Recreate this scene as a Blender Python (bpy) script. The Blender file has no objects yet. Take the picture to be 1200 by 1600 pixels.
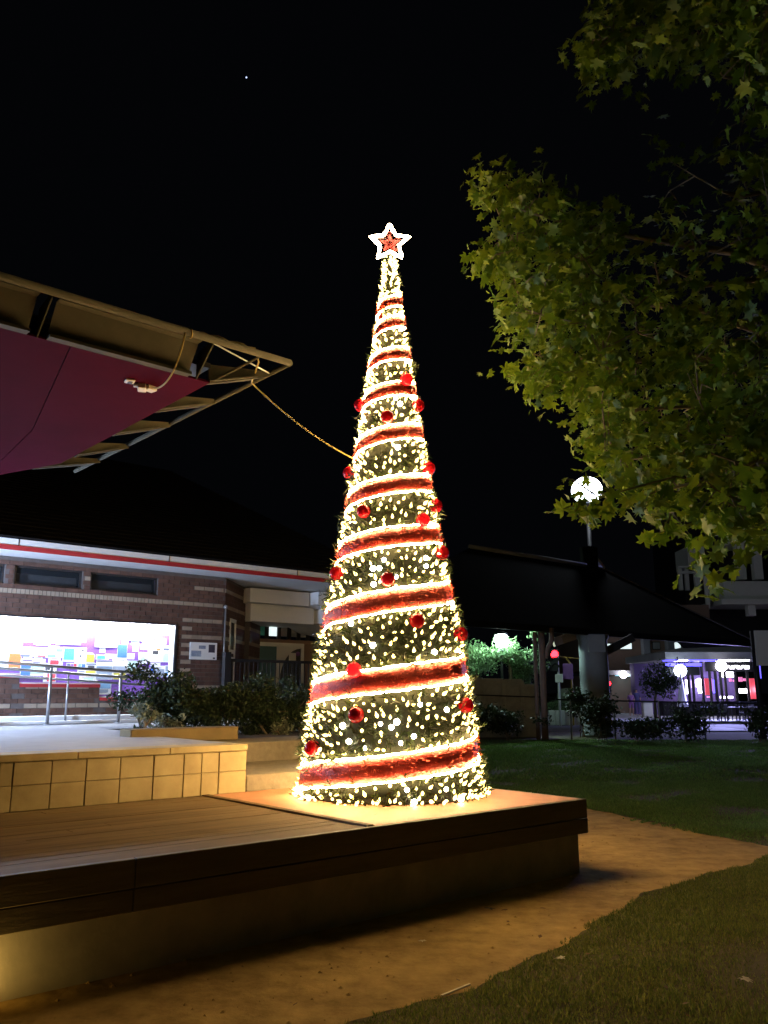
import bpy, bmesh, math, random
import numpy as np
from mathutils import Vector, Matrix

# ---------------------------------------------------------------- camera, world, exposure
SC = bpy.context.scene
COL = SC.collection
F = 1310.0
PITCH = math.atan(282.0 / F)
CZ = 1.67
cam_data = bpy.data.cameras.new("camera")
cam = bpy.data.objects.new("camera", cam_data)
COL.objects.link(cam)
cam.location = (0, 0, CZ)
cam.rotation_euler = (math.radians(90) + PITCH, 0, 0)
cam_data.sensor_fit = 'VERTICAL'
cam_data.sensor_height = 36.0
cam_data.lens = 36.0 * F / 1600.0
cam_data.clip_start = 0.05
cam_data.clip_end = 3000
SC.camera = cam
SC.render.engine = 'CYCLES'
SC.render.resolution_x, SC.render.resolution_y = 768, 1024
world = bpy.data.worlds.new("World")
SC.world = world
world.use_nodes = True
wbg = world.node_tree.nodes["Background"]
wbg.inputs[0].default_value = (0.62, 0.72, 1.0, 1)
wbg.inputs[1].default_value = 0.0016
SC.view_settings.view_transform = 'Standard'
SC.view_settings.look = 'None'
SC.view_settings.exposure = 0.0
SC.view_settings.gamma = 1.0
SC.view_settings.use_curve_mapping = False
SC.cycles.use_denoising = True
SC.cycles.use_light_tree = True
SC.cycles.max_bounces = 5
SC.cycles.diffuse_bounces = 3
SC.cycles.glossy_bounces = 2
SC.cycles.transmission_bounces = 3
SC.cycles.transparent_max_bounces = 6
SC.cycles.sample_clamp_indirect = 3.0
SC.cycles.caustics_reflective = False
SC.cycles.caustics_refractive = False

rnd = random.Random(7)
PI = math.pi

# ---------------------------------------------------------------- frames: U runs along the stage front, V runs away from the viewer
ANG = math.radians(40.5)
UX, UY = math.cos(ANG), math.sin(ANG)
cP, sP = math.cos(PITCH), math.sin(PITCH)
def L(u, v, z=0.0):
    return Vector((u * UX - v * UY, u * UY + v * UX, z))
def ray(px, py):
    x = (px - 600) / F; q = (800 - py) / F
    return x, cP - sP * q, sP + cP * q
def at(px, py, y):
    r = ray(px, py); t = y / r[1]
    return Vector((r[0] * t, y, CZ + r[2] * t))
def gz(px, py, z=0.0):
    r = ray(px, py); t = (z - CZ) / r[2]
    return Vector((r[0] * t, r[1] * t, z))
def wv(px, py, v):
    r = ray(px, py); t = v / (-r[0] * UY + r[1] * UX)
    return (r[0] * UX + r[1] * UY) * t, CZ + r[2] * t

# ---------------------------------------------------------------- materials
def _nt(name):
    m = bpy.data.materials.new(name); m.use_nodes = True
    return m, m.node_tree, m.node_tree.nodes["Principled BSDF"]
def mat(name, col, rough=0.7, var=0.25, scale=6.0, bump=0.0, metal=0.0, spec=0.4, col2=None, detail=6.0, stretch=None, coat=0.0):
    m, nt, p = _nt(name)
    N, K = nt.nodes, nt.links
    tc = N.new('ShaderNodeTexCoord'); mp = N.new('ShaderNodeMapping')
    geo = N.new('ShaderNodeNewGeometry')
    K.new(geo.outputs['Position'], mp.inputs[0])
    if stretch:
        mp.inputs['Rotation'].default_value = (0, 0, -ANG)
        mp2 = N.new('ShaderNodeMapping'); K.new(mp.outputs[0], mp2.inputs[0]); mp2.inputs['Scale'].default_value = stretch
        src = mp2.outputs[0]
    else:
        src = mp.outputs[0]
    n1 = N.new('ShaderNodeTexNoise'); n1.inputs['Scale'].default_value = scale; n1.inputs['Detail'].default_value = detail
    n1.inputs['Roughness'].default_value = 0.65
    n2 = N.new('ShaderNodeTexNoise'); n2.inputs['Scale'].default_value = scale * 0.17; n2.inputs['Detail'].default_value = 3
    K.new(src, n1.inputs['Vector']); K.new(src, n2.inputs['Vector'])
    mx = N.new('ShaderNodeMath'); mx.operation = 'MULTIPLY_ADD'; mx.inputs[1].default_value = 0.6
    sc = N.new('ShaderNodeMath'); sc.operation = 'MULTIPLY'; sc.inputs[1].default_value = 0.4
    K.new(n2.outputs[0], sc.inputs[0]); K.new(n1.outputs[0], mx.inputs[0]); K.new(sc.outputs[0], mx.inputs[2])
    rp = N.new('ShaderNodeValToRGB'); K.new(mx.outputs[0], rp.inputs[0])
    c2 = col2 or tuple(c * (1 + var) for c in col)
    c1 = tuple(c * (1 - var) for c in col) if not col2 else col
    rp.color_ramp.elements[0].position = 0.34; rp.color_ramp.elements[0].color = (*c1, 1)
    rp.color_ramp.elements[1].position = 0.68; rp.color_ramp.elements[1].color = (*[min(c, .9) for c in c2], 1)
    # each separate piece keeps a tint of its own
    hs = N.new('ShaderNodeHueSaturation'); K.new(rp.outputs[0], hs.inputs['Color'])
    ad = N.new('ShaderNodeMath'); ad.operation = 'ADD'
    oi = N.new('ShaderNodeObjectInfo')
    K.new(geo.outputs['Random Per Island'], ad.inputs[0]); K.new(oi.outputs['Random'], ad.inputs[1])
    mr = N.new('ShaderNodeMapRange'); K.new(ad.outputs[0], mr.inputs[0]); mr.inputs[2].default_value = 2
    mr.inputs[3].default_value = 1 - var * 0.7; mr.inputs[4].default_value = 1 + var * 0.7
    K.new(mr.outputs[0], hs.inputs['Value'])
    K.new(hs.outputs[0], p.inputs['Base Color'])
    p.inputs['Roughness'].default_value = rough
    p.inputs['Metallic'].default_value = metal
    p.inputs['Specular IOR Level'].default_value = spec
    if coat: p.inputs['Coat Weight'].default_value = coat
    if bump:
        b = N.new('ShaderNodeBump'); b.inputs['Strength'].default_value = bump; b.inputs['Distance'].default_value = 0.02
        K.new(n1.outputs[0], b.inputs['Height']); K.new(b.outputs[0], p.inputs['Normal'])
    return m
def emis(name, col, strength, sampling='AUTO'):
    m, nt, p = _nt(name)
    p.inputs['Base Color'].default_value = (*[min(c, .8) for c in col], 1)
    p.inputs['Emission Color'].default_value = (*col, 1)
    p.inputs['Emission Strength'].default_value = strength
    p.inputs['Roughness'].default_value = 0.4
    try: m.cycles.emission_sampling = sampling
    except Exception: pass
    return m
def leafmat(name, col, col2, trans=0.3, rough=0.55):
    m, nt, p = _nt(name); N, K = nt.nodes, nt.links
    geo = N.new('ShaderNodeNewGeometry'); oi = N.new('ShaderNodeObjectInfo')
    ad = N.new('ShaderNodeMath'); ad.operation = 'ADD'
    K.new(geo.outputs['Random Per Island'], ad.inputs[0]); K.new(oi.outputs['Random'], ad.inputs[1])
    fr = N.new('ShaderNodeMath'); fr.operation = 'FRACT'; K.new(ad.outputs[0], fr.inputs[0])
    nz = N.new('ShaderNodeTexNoise'); nz.inputs['Scale'].default_value = 22; K.new(geo.outputs['Position'], nz.inputs['Vector'])
    mm = N.new('ShaderNodeMath'); mm.operation = 'MULTIPLY_ADD'; K.new(nz.outputs[0], mm.inputs[0]); mm.inputs[1].default_value = 0.4
    sb = N.new('ShaderNodeMath'); sb.operation = 'MULTIPLY_ADD'; K.new(fr.outputs[0], sb.inputs[0]); sb.inputs[1].default_value = 0.8; sb.inputs[2].default_value = -0.1
    K.new(sb.outputs[0], mm.inputs[2])
    rp = N.new('ShaderNodeValToRGB'); K.new(mm.outputs[0], rp.inputs[0])
    rp.color_ramp.elements[0].color = (*col, 1); rp.color_ramp.elements[1].color = (*col2, 1)
    K.new(rp.outputs[0], p.inputs['Base Color']); p.inputs['Roughness'].default_value = rough
    p.inputs['Specular IOR Level'].default_value = 0.3
    tr = N.new('ShaderNodeBsdfTranslucent'); K.new(rp.outputs[0], tr.inputs[0])
    ms = N.new('ShaderNodeMixShader'); ms.inputs[0].default_value = trans
    K.new(p.outputs[0], ms.inputs[1]); K.new(tr.outputs[0], ms.inputs[2])
    K.new(ms.outputs[0], N["Material Output"].inputs[0])
    return m
def glassmat(name, col=(0.02, 0.025, 0.03), rough=0.08, alpha=0.35):
    m, nt, p = _nt(name)
    p.inputs['Base Color'].default_value = (*col, 1); p.inputs['Roughness'].default_value = rough
    p.inputs['Alpha'].default_value = alpha
    return m

M = {}
M['lawn'] = mat('lawn_soil', (0.05, 0.042, 0.018), 0.95, 0.5, 9, 0.5, col2=(0.11, 0.095, 0.04))
M['dirt'] = mat('bare_dirt', (0.23, 0.15, 0.055), 0.95, 0.3, 5, 0.8, spec=0.1, col2=(0.60, 0.41, 0.165), detail=12)
M['road'] = mat('asphalt', (0.055, 0.055, 0.06), 0.8, 0.25, 12, 0.2)
M['plaza'] = mat('pale_paving', (0.32, 0.325, 0.345), 0.75, 0.16, 3.5, 0.08)
M['deck'] = mat('weathered_timber', (0.10, 0.068, 0.036), 0.8, 0.2, 9, 0.2, spec=0.12, col2=(0.20, 0.135, 0.07), stretch=(0.16, 2.2, 2.2), detail=9)
M['fascia'] = mat('dark_timber', (0.13, 0.11, 0.085), 0.7, 0.3, 8, 0.2, stretch=(0.2, 2, 2))
M['concrete'] = mat('old_concrete', (0.40, 0.38, 0.35), 0.9, 0.3, 3.2, 0.25, detail=10)
M['terra'] = mat('terracotta_sheet', (0.46, 0.215, 0.12), 0.6, 0.22, 4, 0.1)
M['tile'] = mat('cream_tile', (0.25, 0.19, 0.085), 0.7, 0.2, 4, 0.15, col2=(0.46, 0.37, 0.19), detail=9)
M['grout'] = mat('dark_grout', (0.20, 0.155, 0.085), 0.9, 0.3, 12)
M['step'] = mat('step_concrete', (0.19, 0.16, 0.115), 0.85, 0.25, 14, 0.3)
M['ochre'] = mat('ochre_render', (0.20, 0.145, 0.065), 0.85, 0.2, 4, 0.1)
M['brick'] = mat('brown_brick', (0.100, 0.052, 0.036), 0.85, 0.35, 6, 0.2)
M['cream'] = mat('cream_brick', (0.28, 0.225, 0.165), 0.85, 0.22, 6, 0.15)
M['mortar'] = mat('mortar', (0.10, 0.085, 0.078), 0.95, 0.2, 10)
M['white'] = mat('white_paint', (0.76, 0.76, 0.74), 0.6, 0.06, 3)
M['red'] = mat('red_paint', (0.42, 0.03, 0.035), 0.5, 0.1, 4)
M['roof'] = mat('dark_roof_tile', (0.011, 0.010, 0.010), 0.95, 0.2, 5, 0.1, spec=0.1)
M['black'] = mat('black_metal', (0.018, 0.018, 0.02), 0.5, 0.2, 6)
M['steel'] = mat('galvanised_steel', (0.42, 0.42, 0.42), 0.38, 0.12, 8, metal=0.75)
M['khaki'] = mat('khaki_paint', (0.080, 0.074, 0.050), 0.85, 0.2, 5, 0.05, spec=0.1)
M['maroon'] = mat('maroon_panel', (0.046, 0.0035, 0.010), 0.95, 0.2, 1.5, spec=0.02)
M['purple'] = mat('purple_backing', (0.20, 0.075, 0.42), 0.8, 0.08, 4)
M['paper'] = mat('white_paper', (0.78, 0.78, 0.77), 0.7, 0.03, 4)
M['glass'] = glassmat('window_glass', alpha=0.45)
M['clear'] = glassmat('case_glass', (0.8, 0.85, 0.9), 0.05, 0.04)
M['needle'] = leafmat('pine_needles', (0.002, 0.005, 0.001), (0.034, 0.056, 0.008), 0.15)
M['cone'] = mat('dark_green_net', (0.004, 0.006, 0.002), 0.95, 0.3, 20)
M['strand'] = mat('tinsel_strand', (0.62, 0.055, 0.022), 0.3, 0.5, 30, metal=0.35)
M['darkpurple'] = mat('dim_purple_wall', (0.15, 0.11, 0.30), 0.8, 0.2, 3)
M['tinsel'] = mat('red_tinsel', (0.27, 0.014, 0.008), 0.4, 0.45, 40, 0.6, metal=0.4, spec=0.6)
M['bauble'] = leafmat('red_bauble', (0.42, 0.006, 0.015), (0.55, 0.010, 0.022), 0.3, 0.2)
M['gold'] = mat('gold_cap', (0.6, 0.42, 0.15), 0.3, 0.1, 4, metal=0.9)
M['cord'] = mat('yellow_cord', (0.36, 0.26, 0.05), 0.5, 0.05, 4)
M['ivory'] = mat('ivory_plastic', (0.62, 0.52, 0.36), 0.5, 0.1, 9)
M['leaf'] = leafmat('plane_leaf', (0.060, 0.135, 0.008), (0.24, 0.32, 0.024), 0.32)
M['bark'] = mat('plane_bark', (0.16, 0.13, 0.085), 0.9, 0.35, 5, 0.5)
M['bush'] = leafmat('shrub_leaf', (0.010, 0.020, 0.007), (0.045, 0.07, 0.027), 0.15)
M['pale_leaf'] = leafmat('pale_shrub_leaf', (0.12, 0.15, 0.10), (0.25, 0.28, 0.2), 0.2)
M['grass'] = leafmat('grass_blade', (0.075, 0.14, 0.026), (0.33, 0.35, 0.095), 0.5)
M['fargrass'] = leafmat('far_grass_blade', (0.055, 0.13, 0.03), (0.20, 0.31, 0.085), 0.5)
M['green'] = leafmat('street_tree_leaf', (0.06, 0.11, 0.04), (0.20, 0.32, 0.15), 0.4)
M['grey'] = mat('grey_concrete', (0.30, 0.31, 0.32), 0.8, 0.15, 2)
M['bluegrey'] = mat('column_concrete', (0.24, 0.26, 0.285), 0.8, 0.12, 1.5)
M['brownwall'] = mat('brown_render', (0.26, 0.17, 0.13), 0.85, 0.12, 2)
M['skin'] = mat('skin', (0.5, 0.33, 0.25), 0.6, 0.05, 4)
M['purplecloth'] = mat('purple_cloth', (0.3, 0.14, 0.42), 0.8, 0.1, 8)
M['bluecloth'] = mat('blue_cloth', (0.10, 0.11, 0.28), 0.8, 0.1, 8)
M['hair'] = mat('dark_hair', (0.02, 0.015, 0.012), 0.7, 0.1, 20)
M['yellowpole'] = mat('yellow_pole', (0.45, 0.30, 0.06), 0.5, 0.1, 5)

E_WARM = (1.0, 0.66, 0.27)
ROPE = 160.0
M['bulb'] = emis('warm_bulb', (1.0, 0.72, 0.24), 7.5)
M['strobe'] = emis('cool_flash_bulb', (1.0, 0.82, 0.58), 40)
M['rope'] = emis('warm_rope_light', E_WARM, ROPE)
M['starrope'] = emis('star_rope_light', (1.0, 0.74, 0.44), 30)
M['tube'] = emis('fluorescent_tube', (0.80, 0.88, 1.0), 480)
M['globe'] = emis('cool_globe', (0.82, 0.90, 1.0), 25)
M['mint'] = emis('greenish_lamp', (0.66, 1.0, 0.86), 650)
M['redlamp'] = emis('red_signal', (1.0, 0.012, 0.02), 15)
M['litwin'] = emis('lit_window', (0.75, 0.90, 0.90), 1.1)
M['shopwhite'] = emis('shop_strip_light', (0.90, 0.85, 1.0), 14)
M['shopblue'] = emis('blue_strip_light', (0.13, 0.11, 1.0), 2.2)
M['shopviolet'] = emis('violet_panel', (0.45, 0.28, 0.95), 0.16)
M['shoppink'] = emis('pink_panel', (0.95, 0.25, 0.55), 0.9)
M['shopred'] = emis('red_panel', (0.8, 0.08, 0.12), 0.7)
M['starpoint'] = emis('star_point', (0.5, 0.62, 1.0), 2.0)

# ---------------------------------------------------------------- mesh building
class MB:
    def __init__(self):
        self.v, self.f, self.mi = [], [], []
    def add(self, vs, fs, m=0):
        o = len(self.v); self.v += [tuple(p) for p in vs]
        self.f += [tuple(i + o for i in f) for f in fs]; self.mi += [m] * len(fs)
        return self
    def box8(self, p, m=0):
        return self.add(p, [(0, 3, 2, 1), (4, 5, 6, 7), (0, 1, 5, 4), (1, 2, 6, 5), (2, 3, 7, 6), (3, 0, 4, 7)], m)
    def uvbox(self, u0, u1, v0, v1, z0, z1, m=0):
        return self.box8([L(u0, v0, z0), L(u1, v0, z0), L(u1, v1, z0), L(u0, v1, z0),
                          L(u0, v0, z1), L(u1, v0, z1), L(u1, v1, z1), L(u0, v1, z1)], m)
    def xbox(self, x0, x1, y0, y1, z0, z1, m=0):
        return self.box8([(x0, y0, z0), (x1, y0, z0), (x1, y1, z0), (x0, y1, z0), (x0, y0, z1), (x1, y0, z1), (x1, y1, z1), (x0, y1, z1)], m)
    def beam(self, a, b, w, h, up=(0, 0, 1), m=0):
        a, b = Vector(a), Vector(b); d = (b - a).normalized(); s = d.cross(Vector(up))
        if s.length < 1e-5: s = d.cross(Vector((1, 0, 0)))
        s.normalize(); t = s.cross(d).normalized(); s *= w / 2; t *= h / 2
        return self.box8([a - s - t, b - s - t, b + s - t, a + s - t, a - s + t, b - s + t, b + s + t, a + s + t], m)
    def tube(self, pts, r, n=8, cap=True, m=0):
        pts = [Vector(p) for p in pts]
        rs = r if isinstance(r, (list, tuple)) else [r] * len(pts)
        vs, fs = [], []
        ref = None
        for i, p in enumerate(pts):
            d = (pts[min(i + 1, len(pts) - 1)] - pts[max(i - 1, 0)])
            if d.length < 1e-9: d = Vector((0, 0, 1))
            d.normalize()
            if ref is None:
                ref = d.cross(Vector((0, 0, 1)))
                if ref.length < 1e-3: ref = Vector((1, 0, 0))
            ref = (ref - d * ref.dot(d))
            if ref.length < 1e-6: ref = d.orthogonal()
            ref.normalize(); b = d.cross(ref)
            for k in range(n):
                a = 2 * PI * k / n
                vs.append(p + (ref * math.cos(a) + b * math.sin(a)) * rs[i])
        for i in range(len(pts) - 1):
            for k in range(n):
                k2 = (k + 1) % n
                fs.append((i * n + k, i * n + k2, (i + 1) * n + k2, (i + 1) * n + k))
        if cap:
            fs.append(tuple(range(n - 1, -1, -1))); fs.append(tuple((len(pts) - 1) * n + k for k in range(n)))
        return self.add(vs, fs, m)
    def lathe(self, c, prof, n=16, m=0):
        c = Vector(c); vs, fs = [], []
        for r, z in prof:
            for k in range(n):
                a = 2 * PI * k / n; vs.append((c.x + r * math.cos(a), c.y + r * math.sin(a), c.z + z))
        for i in range(len(prof) - 1):
            for k in range(n):
                k2 = (k + 1) % n; fs.append((i * n + k, i * n + k2, (i + 1) * n + k2, (i + 1) * n + k))
        fs.append(tuple(range(n - 1, -1, -1))); fs.append(tuple((len(prof) - 1) * n + k for k in range(n)))
        return self.add(vs, fs, m)
    def ball(self, c, r, n=12, k=8, m=0, sz=1.0):
        prof = [(max(r * math.sin(PI * i / k), 1e-4), -r * sz * math.cos(PI * i / k)) for i in range(k + 1)]
        return self.lathe(c, prof, n, m)
    def poly(self, pts, thick, m=0):
        """closed prism: polygon pts extruded by vector thick"""
        pts = [Vector(p) for p in pts]; n = len(pts); t = Vector(thick)
        return self.add(pts + [p + t for p in pts], [tuple(range(n - 1, -1, -1)), tuple(range(n, 2 * n))] +
                        [(i, (i + 1) % n, n + (i + 1) % n, n + i) for i in range(n)], m)
    def build(self, name, mats, parent=None, smooth=False, bevel=0.0):
        if not isinstance(mats, (list, tuple)): mats = [mats]
        org = world_loc(parent)
        me = bpy.data.meshes.new(name)
        me.from_pydata([(x - org.x, y - org.y, z - org.z) for x, y, z in self.v], [], self.f)
        for mm in mats: me.materials.append(mm)
        if len(mats) > 1: me.polygons.foreach_set('material_index', self.mi)
        me.validate()
        bm = bmesh.new(); bm.from_mesh(me); bmesh.ops.recalc_face_normals(bm, faces=bm.faces)
        if bevel: bmesh.ops.bevel(bm, geom=bm.edges[:], offset=bevel, segments=1, affect='EDGES', clamp_overlap=True)
        bm.to_mesh(me); bm.free()
        if smooth: me.polygons.foreach_set('use_smooth', [True] * len(me.polygons))
        o = bpy.data.objects.new(name, me); COL.objects.link(o)
        if parent: o.parent = parent
        return o
def world_loc(o):
    w = Vector((0, 0, 0))
    while o is not None:
        w += Vector(o.location); o = o.parent
    return w
def tag(o, label=None, cat=None, group=None, kind=None):
    if label: o['label'] = label
    if cat: o['category'] = cat
    if group: o['group'] = group
    if kind: o['kind'] = kind
    return o
def thing(name, loc, label, cat, group=None):
    o = bpy.data.objects.new(name, None); COL.objects.link(o); o.empty_display_size = 0.2
    o.location = loc
    return tag(o, label, cat, group)
def inst(name, me, parent, mtx):
    """a piece that shares mesh data; mtx is in world space"""
    o = bpy.data.objects.new(name, me); COL.objects.link(o)
    if parent:
        o.parent = parent
        mtx = Matrix.Translation(-world_loc(parent)) @ mtx
    o.matrix_basis = mtx
    return o
def raw(name, verts, faces, m, parent=None):
    """fast mesh from numpy arrays (faces n x 3)"""
    me = bpy.data.meshes.new(name); org = world_loc(parent)
    verts = np.asarray(verts, np.float32) - np.array(org, np.float32); faces = np.asarray(faces, np.int32)
    k = faces.shape[1]
    me.vertices.add(len(verts)); me.vertices.foreach_set('co', verts.ravel())
    me.loops.add(faces.size); me.loops.foreach_set('vertex_index', faces.ravel())
    me.polygons.add(len(faces)); me.polygons.foreach_set('loop_start', np.arange(0, faces.size, k, dtype=np.int32))
    me.update(calc_edges=True); me.materials.append(m)
    o = bpy.data.objects.new(name, me); COL.objects.link(o)
    if parent: o.parent = parent
    return o
def inpoly(x, y, P):
    r = False; j = len(P) - 1
    for i in range(len(P)):
        if (P[i][1] > y) != (P[j][1] > y) and x < (P[j][0] - P[i][0]) * (y - P[i][1]) / (P[j][1] - P[i][1]) + P[i][0]: r = not r
        j = i
    return r
def interp(x, xs, ys): return float(np.interp(x, xs, ys))
def basis(d, up=Vector((0, 0, 1))):
    d = d.normalized(); s = d.cross(up)
    if s.length < 1e-4: s = Vector((1, 0, 0))
    s.normalize(); return d, s, s.cross(d)
UVEC = L(1, 0); VVEC = L(0, 1)
ROT = Matrix.Rotation(ANG, 4, 'Z')
GLOBE, SPOT_W = 1900.0, 7.5
# ================================================================ SETTING: ground, path, road, plaza
g = MB(); g.add([(-900, -300, 0), (900, -300, 0), (900, 1500, 0), (-900, 1500, 0)], [(0, 1, 2, 3)])
tag(g.build('ground', M['lawn']), kind='structure')

def jitter_line(pts, amp, n, seed):
    out = []; t = seed * 7.3
    for i in range(len(pts) - 1):
        a, b = Vector(pts[i]), Vector(pts[i + 1]); d = (b - a); s = Vector((-d.y, d.x, 0)).normalized()
        k = max(3, int(d.length * n))
        for j in range(k):
            q = t + d.length * j / k
            out.append(a + d * (j / k) + s * amp * (math.sin(q * 5.3) + .6 * math.sin(q * 11.7 + 1) + .4 * math.sin(q * 27 + 2)))
        t += d.length
    out.append(Vector(pts[-1])); return out
# trampled dirt strip that widens round the stage corner
PATH_FAR = [L(1.0, 9.2), L(7.2, 8.75), gz(830, 1240), gz(908, 1262), gz(985, 1278), gz(1070, 1297), gz(1130, 1310), gz(1195, 1322)]
PATH_NEAR = [gz(1240, 1330), gz(1190, 1342), gz(1150, 1356), gz(1085, 1372), gz(1000, 1400), gz(950, 1432), gz(900, 1463), gz(838, 1497), gz(760, 1534),
             gz(690, 1560), gz(620, 1578), gz(540, 1604), gz(420, 1650), gz(300, 1720), L(0.3, 3.6), L(-3, 3.5)]
far = [p + Vector((0, 0, 0)) for p in PATH_FAR]
edge = jitter_line(far, 0.03, 12, 1) + jitter_line(PATH_NEAR, 0.024, 22, 2)
edge += [L(-3, 9.2)]
from mathutils.geometry import tessellate_polygon
tris = tessellate_polygon([[Vector((p.x, p.y, 0)) for p in edge]])
me = bpy.data.meshes.new('dirt_path'); me.from_pydata([(p.x, p.y, 0.004) for p in edge], [], [tuple(t) for t in tris])
_b = bmesh.new(); _b.from_mesh(me); bmesh.ops.recalc_face_normals(_b, faces=_b.faces)
for _f in _b.faces:
    if _f.normal.z < 0: _f.normal_flip()
_b.to_mesh(me); _b.free()
me.materials.append(M['dirt']); po = bpy.data.objects.new('dirt_path', me); COL.objects.link(po); tag(po, kind='structure')
PATH2D = [(p.x, p.y) for p in edge]

# small clods and stones pressed in the dirt
b = MB(); r = random.Random(5)
for i in range(900):
    u = r.uniform(0.5, 9.5); v = r.uniform(2.9, 8); p = L(u, v)
    if not inpoly(p.x, p.y, PATH2D) or (u < 7.0 and v > 5.25): continue
    s = r.choice([.006, .008, .01, .012, .018]); a = r.random() * PI
    q = [(p.x + s * math.cos(a + k * 2 * PI / 5) * r.uniform(.7, 1.4), p.y + s * math.sin(a + k * 2 * PI / 5) * r.uniform(.7, 1.4), .003) for k in range(5)]
    b.add(q + [(p.x, p.y, .003 + s * .7)], [(k, (k + 1) % 5, 5) for k in range(5)])
tag(b.build('gravel', M['dirt']), kind='stuff')

b = MB(); b.xbox(-60, 130, 37.5, 47, -0.5, 0.012); tag(b.build('road', M['road']), kind='structure')
b = MB(); b.xbox(-60, 130, 47, 47.35, -0.5, 0.14); tag(b.build('kerb', M['grey']), kind='structure')
b = MB(); b.xbox(-60, 130, 47.35, 75, -0.5, 0.13); tag(b.build('pavement', M['plaza']), kind='structure')
# raised plaza behind the stage, with the planting bed cut in
PZ = 1.145
b = MB()
b.uvbox(-9, 4.40, 7.79, 30, 0, PZ); b.uvbox(4.40, 5.15, 10.16, 12.4, 0, PZ - .001); b.uvbox(4.40, 12, 12.4, 16.0, 0, PZ - .002); b.uvbox(4.40, 16.6, 16.001, 30, 0, PZ - .002)
tag(b.build('plaza', M['plaza']), kind='structure')
b = MB(); b.uvbox(5.16, 10.0, 10.16, 12.39, 0, 1.06)
tag(b.build('garden_bed', mat('bed_soil', (0.05, 0.04, 0.03), .95, .4, 14, .5)), kind='structure')

# ================================================================ STAGE
DZ = 0.67
stage = thing('stage', L(2.0, 5.3, 0), 'low timber stage on a concrete base, carrying the lit Christmas tree', 'stage')
r = random.Random(3)
b = MB(); b.uvbox(-5, 6.905, 5.235, 7.76, -0.3, 0.36)
b.build('concrete_base', M['concrete'], stage)
b = MB(); b.uvbox(-5, 6.9, 5.24, 7.77, 0.361, 0.60); b.build('joist_frame', M['fascia'], stage)
# deck boards
nb = 19; v0 = 5.20; w = (7.765 - v0) / nb
for i in range(nb):
    cuts = [-4.9] + sorted(r.uniform(-3.5, 3.5) for _ in range(r.choice([1, 2, 2]))) + [4.262]
    for a, c in zip(cuts, cuts[1:]):
        if c - a < .25: continue
        dz = r.uniform(-.002, .002)
        b = MB(); b.uvbox(a + .0015, c - .0015, v0 + i * w + .0018, v0 + (i + 1) * w - .0018, 0.602, DZ + dz)
        b.build('deck_board', M['deck'], stage, bevel=.002)
for n_, (a, c) in enumerate([(-4.9, -1.2), (-1.195, 2.4), (2.405, 6.95)]):
    b = MB(); b.uvbox(a, c, 5.15, 5.197, 0.505, DZ + .004); b.build('fascia_board', M['fascia'], stage, bevel=.004)
    b = MB(); b.uvbox(a, c + (.02 if n_ == 2 else 0), 5.16, 5.22, 0.365, 0.497); b.build('fascia_board', M['fascia'], stage, bevel=.004)
b = MB(); b.uvbox(6.903, 6.95, 5.199, 7.76, .505, DZ + .004); b.build('fascia_board', M['fascia'], stage, bevel=.004)
b = MB(); b.uvbox(6.903, 6.97, 5.222, 7.76, .365, .497); b.build('fascia_board', M['fascia'], stage, bevel=.004)
b = MB(); b.uvbox(4.345, 6.90, 5.20, 7.764, 0.602, DZ + .006); b.build('terracotta_sheet', M['terra'], stage, bevel=.003)
b = MB(); b.uvbox(4.268, 4.34, 5.20, 7.764, 0.602, DZ + .015); b.build('edge_strip', M['deck'], stage, bevel=.004)

# ================================================================ TILED TERRACE BLOCK
terr = thing('terrace_block', L(2.0, 7.79, DZ), 'cream tiled face of the raised concrete terrace at the back of the stage', 'terrace')
b = MB(); b.uvbox(-9, 4.765, 7.785, 10.4, DZ - .05, 1.083); b.build('core', M['grout'], terr)
VF = 7.77
joints = [wv(x, 1200, VF)[0] for x in (0, 21, 81, 135, 188, 240, 287, 315, 342)] + [4.77]
left = [joints[0] - .62 * k for k in range(5, 0, -1)]
us = left + joints
for a, c in zip(us, us[1:]):
    for z0, z1 in ((DZ + .004, .8835), (.8885, 1.080)):
        o = r.uniform(-.003, .003)
        b = MB(); b.uvbox(a + .004, c - .004, VF + o, VF + .03, z0, z1); b.build('tile', M['tile'], terr, bevel=.004)
ucap = [-9, -4, -1.5, .4, 1.9, 3.0, 3.9, 4.775]
for a, c in zip(ucap, ucap[1:]):
    b = MB(); b.uvbox(a + .003, c - .003, VF - .012, VF + .34, 1.085, PZ + .003); b.build('coping', M['tile'], terr, bevel=.006)
b = MB(); b.uvbox(4.41, 4.77, VF + .345, 10.4, 1.085, PZ + .001); b.build('coping', M['plaza'], terr, bevel=.006)

# steps to the right of the block
st = thing('steps', L(5.6, 7.8, DZ), 'two broad concrete steps between the tiled block and the Christmas tree', 'steps')
b = MB(); b.uvbox(4.78, 7.4, 7.78, 9.24, 0.0, .837); b.build('step', M['step'], st, bevel=.012)
b = MB(); b.uvbox(4.78, 8.2, 9.25, 10.15, 0.0, 1.067); b.build('step', M['step'], st, bevel=.012)
pw = MB(); pw.uvbox(4.42, 5.90, 9.83, 10.155, 1.068, 1.235)
tag(pw.build('planter_wall', M['ochre'], bevel=.012), 'low ochre rendered wall in front of the dark shrubs', 'wall')

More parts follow.
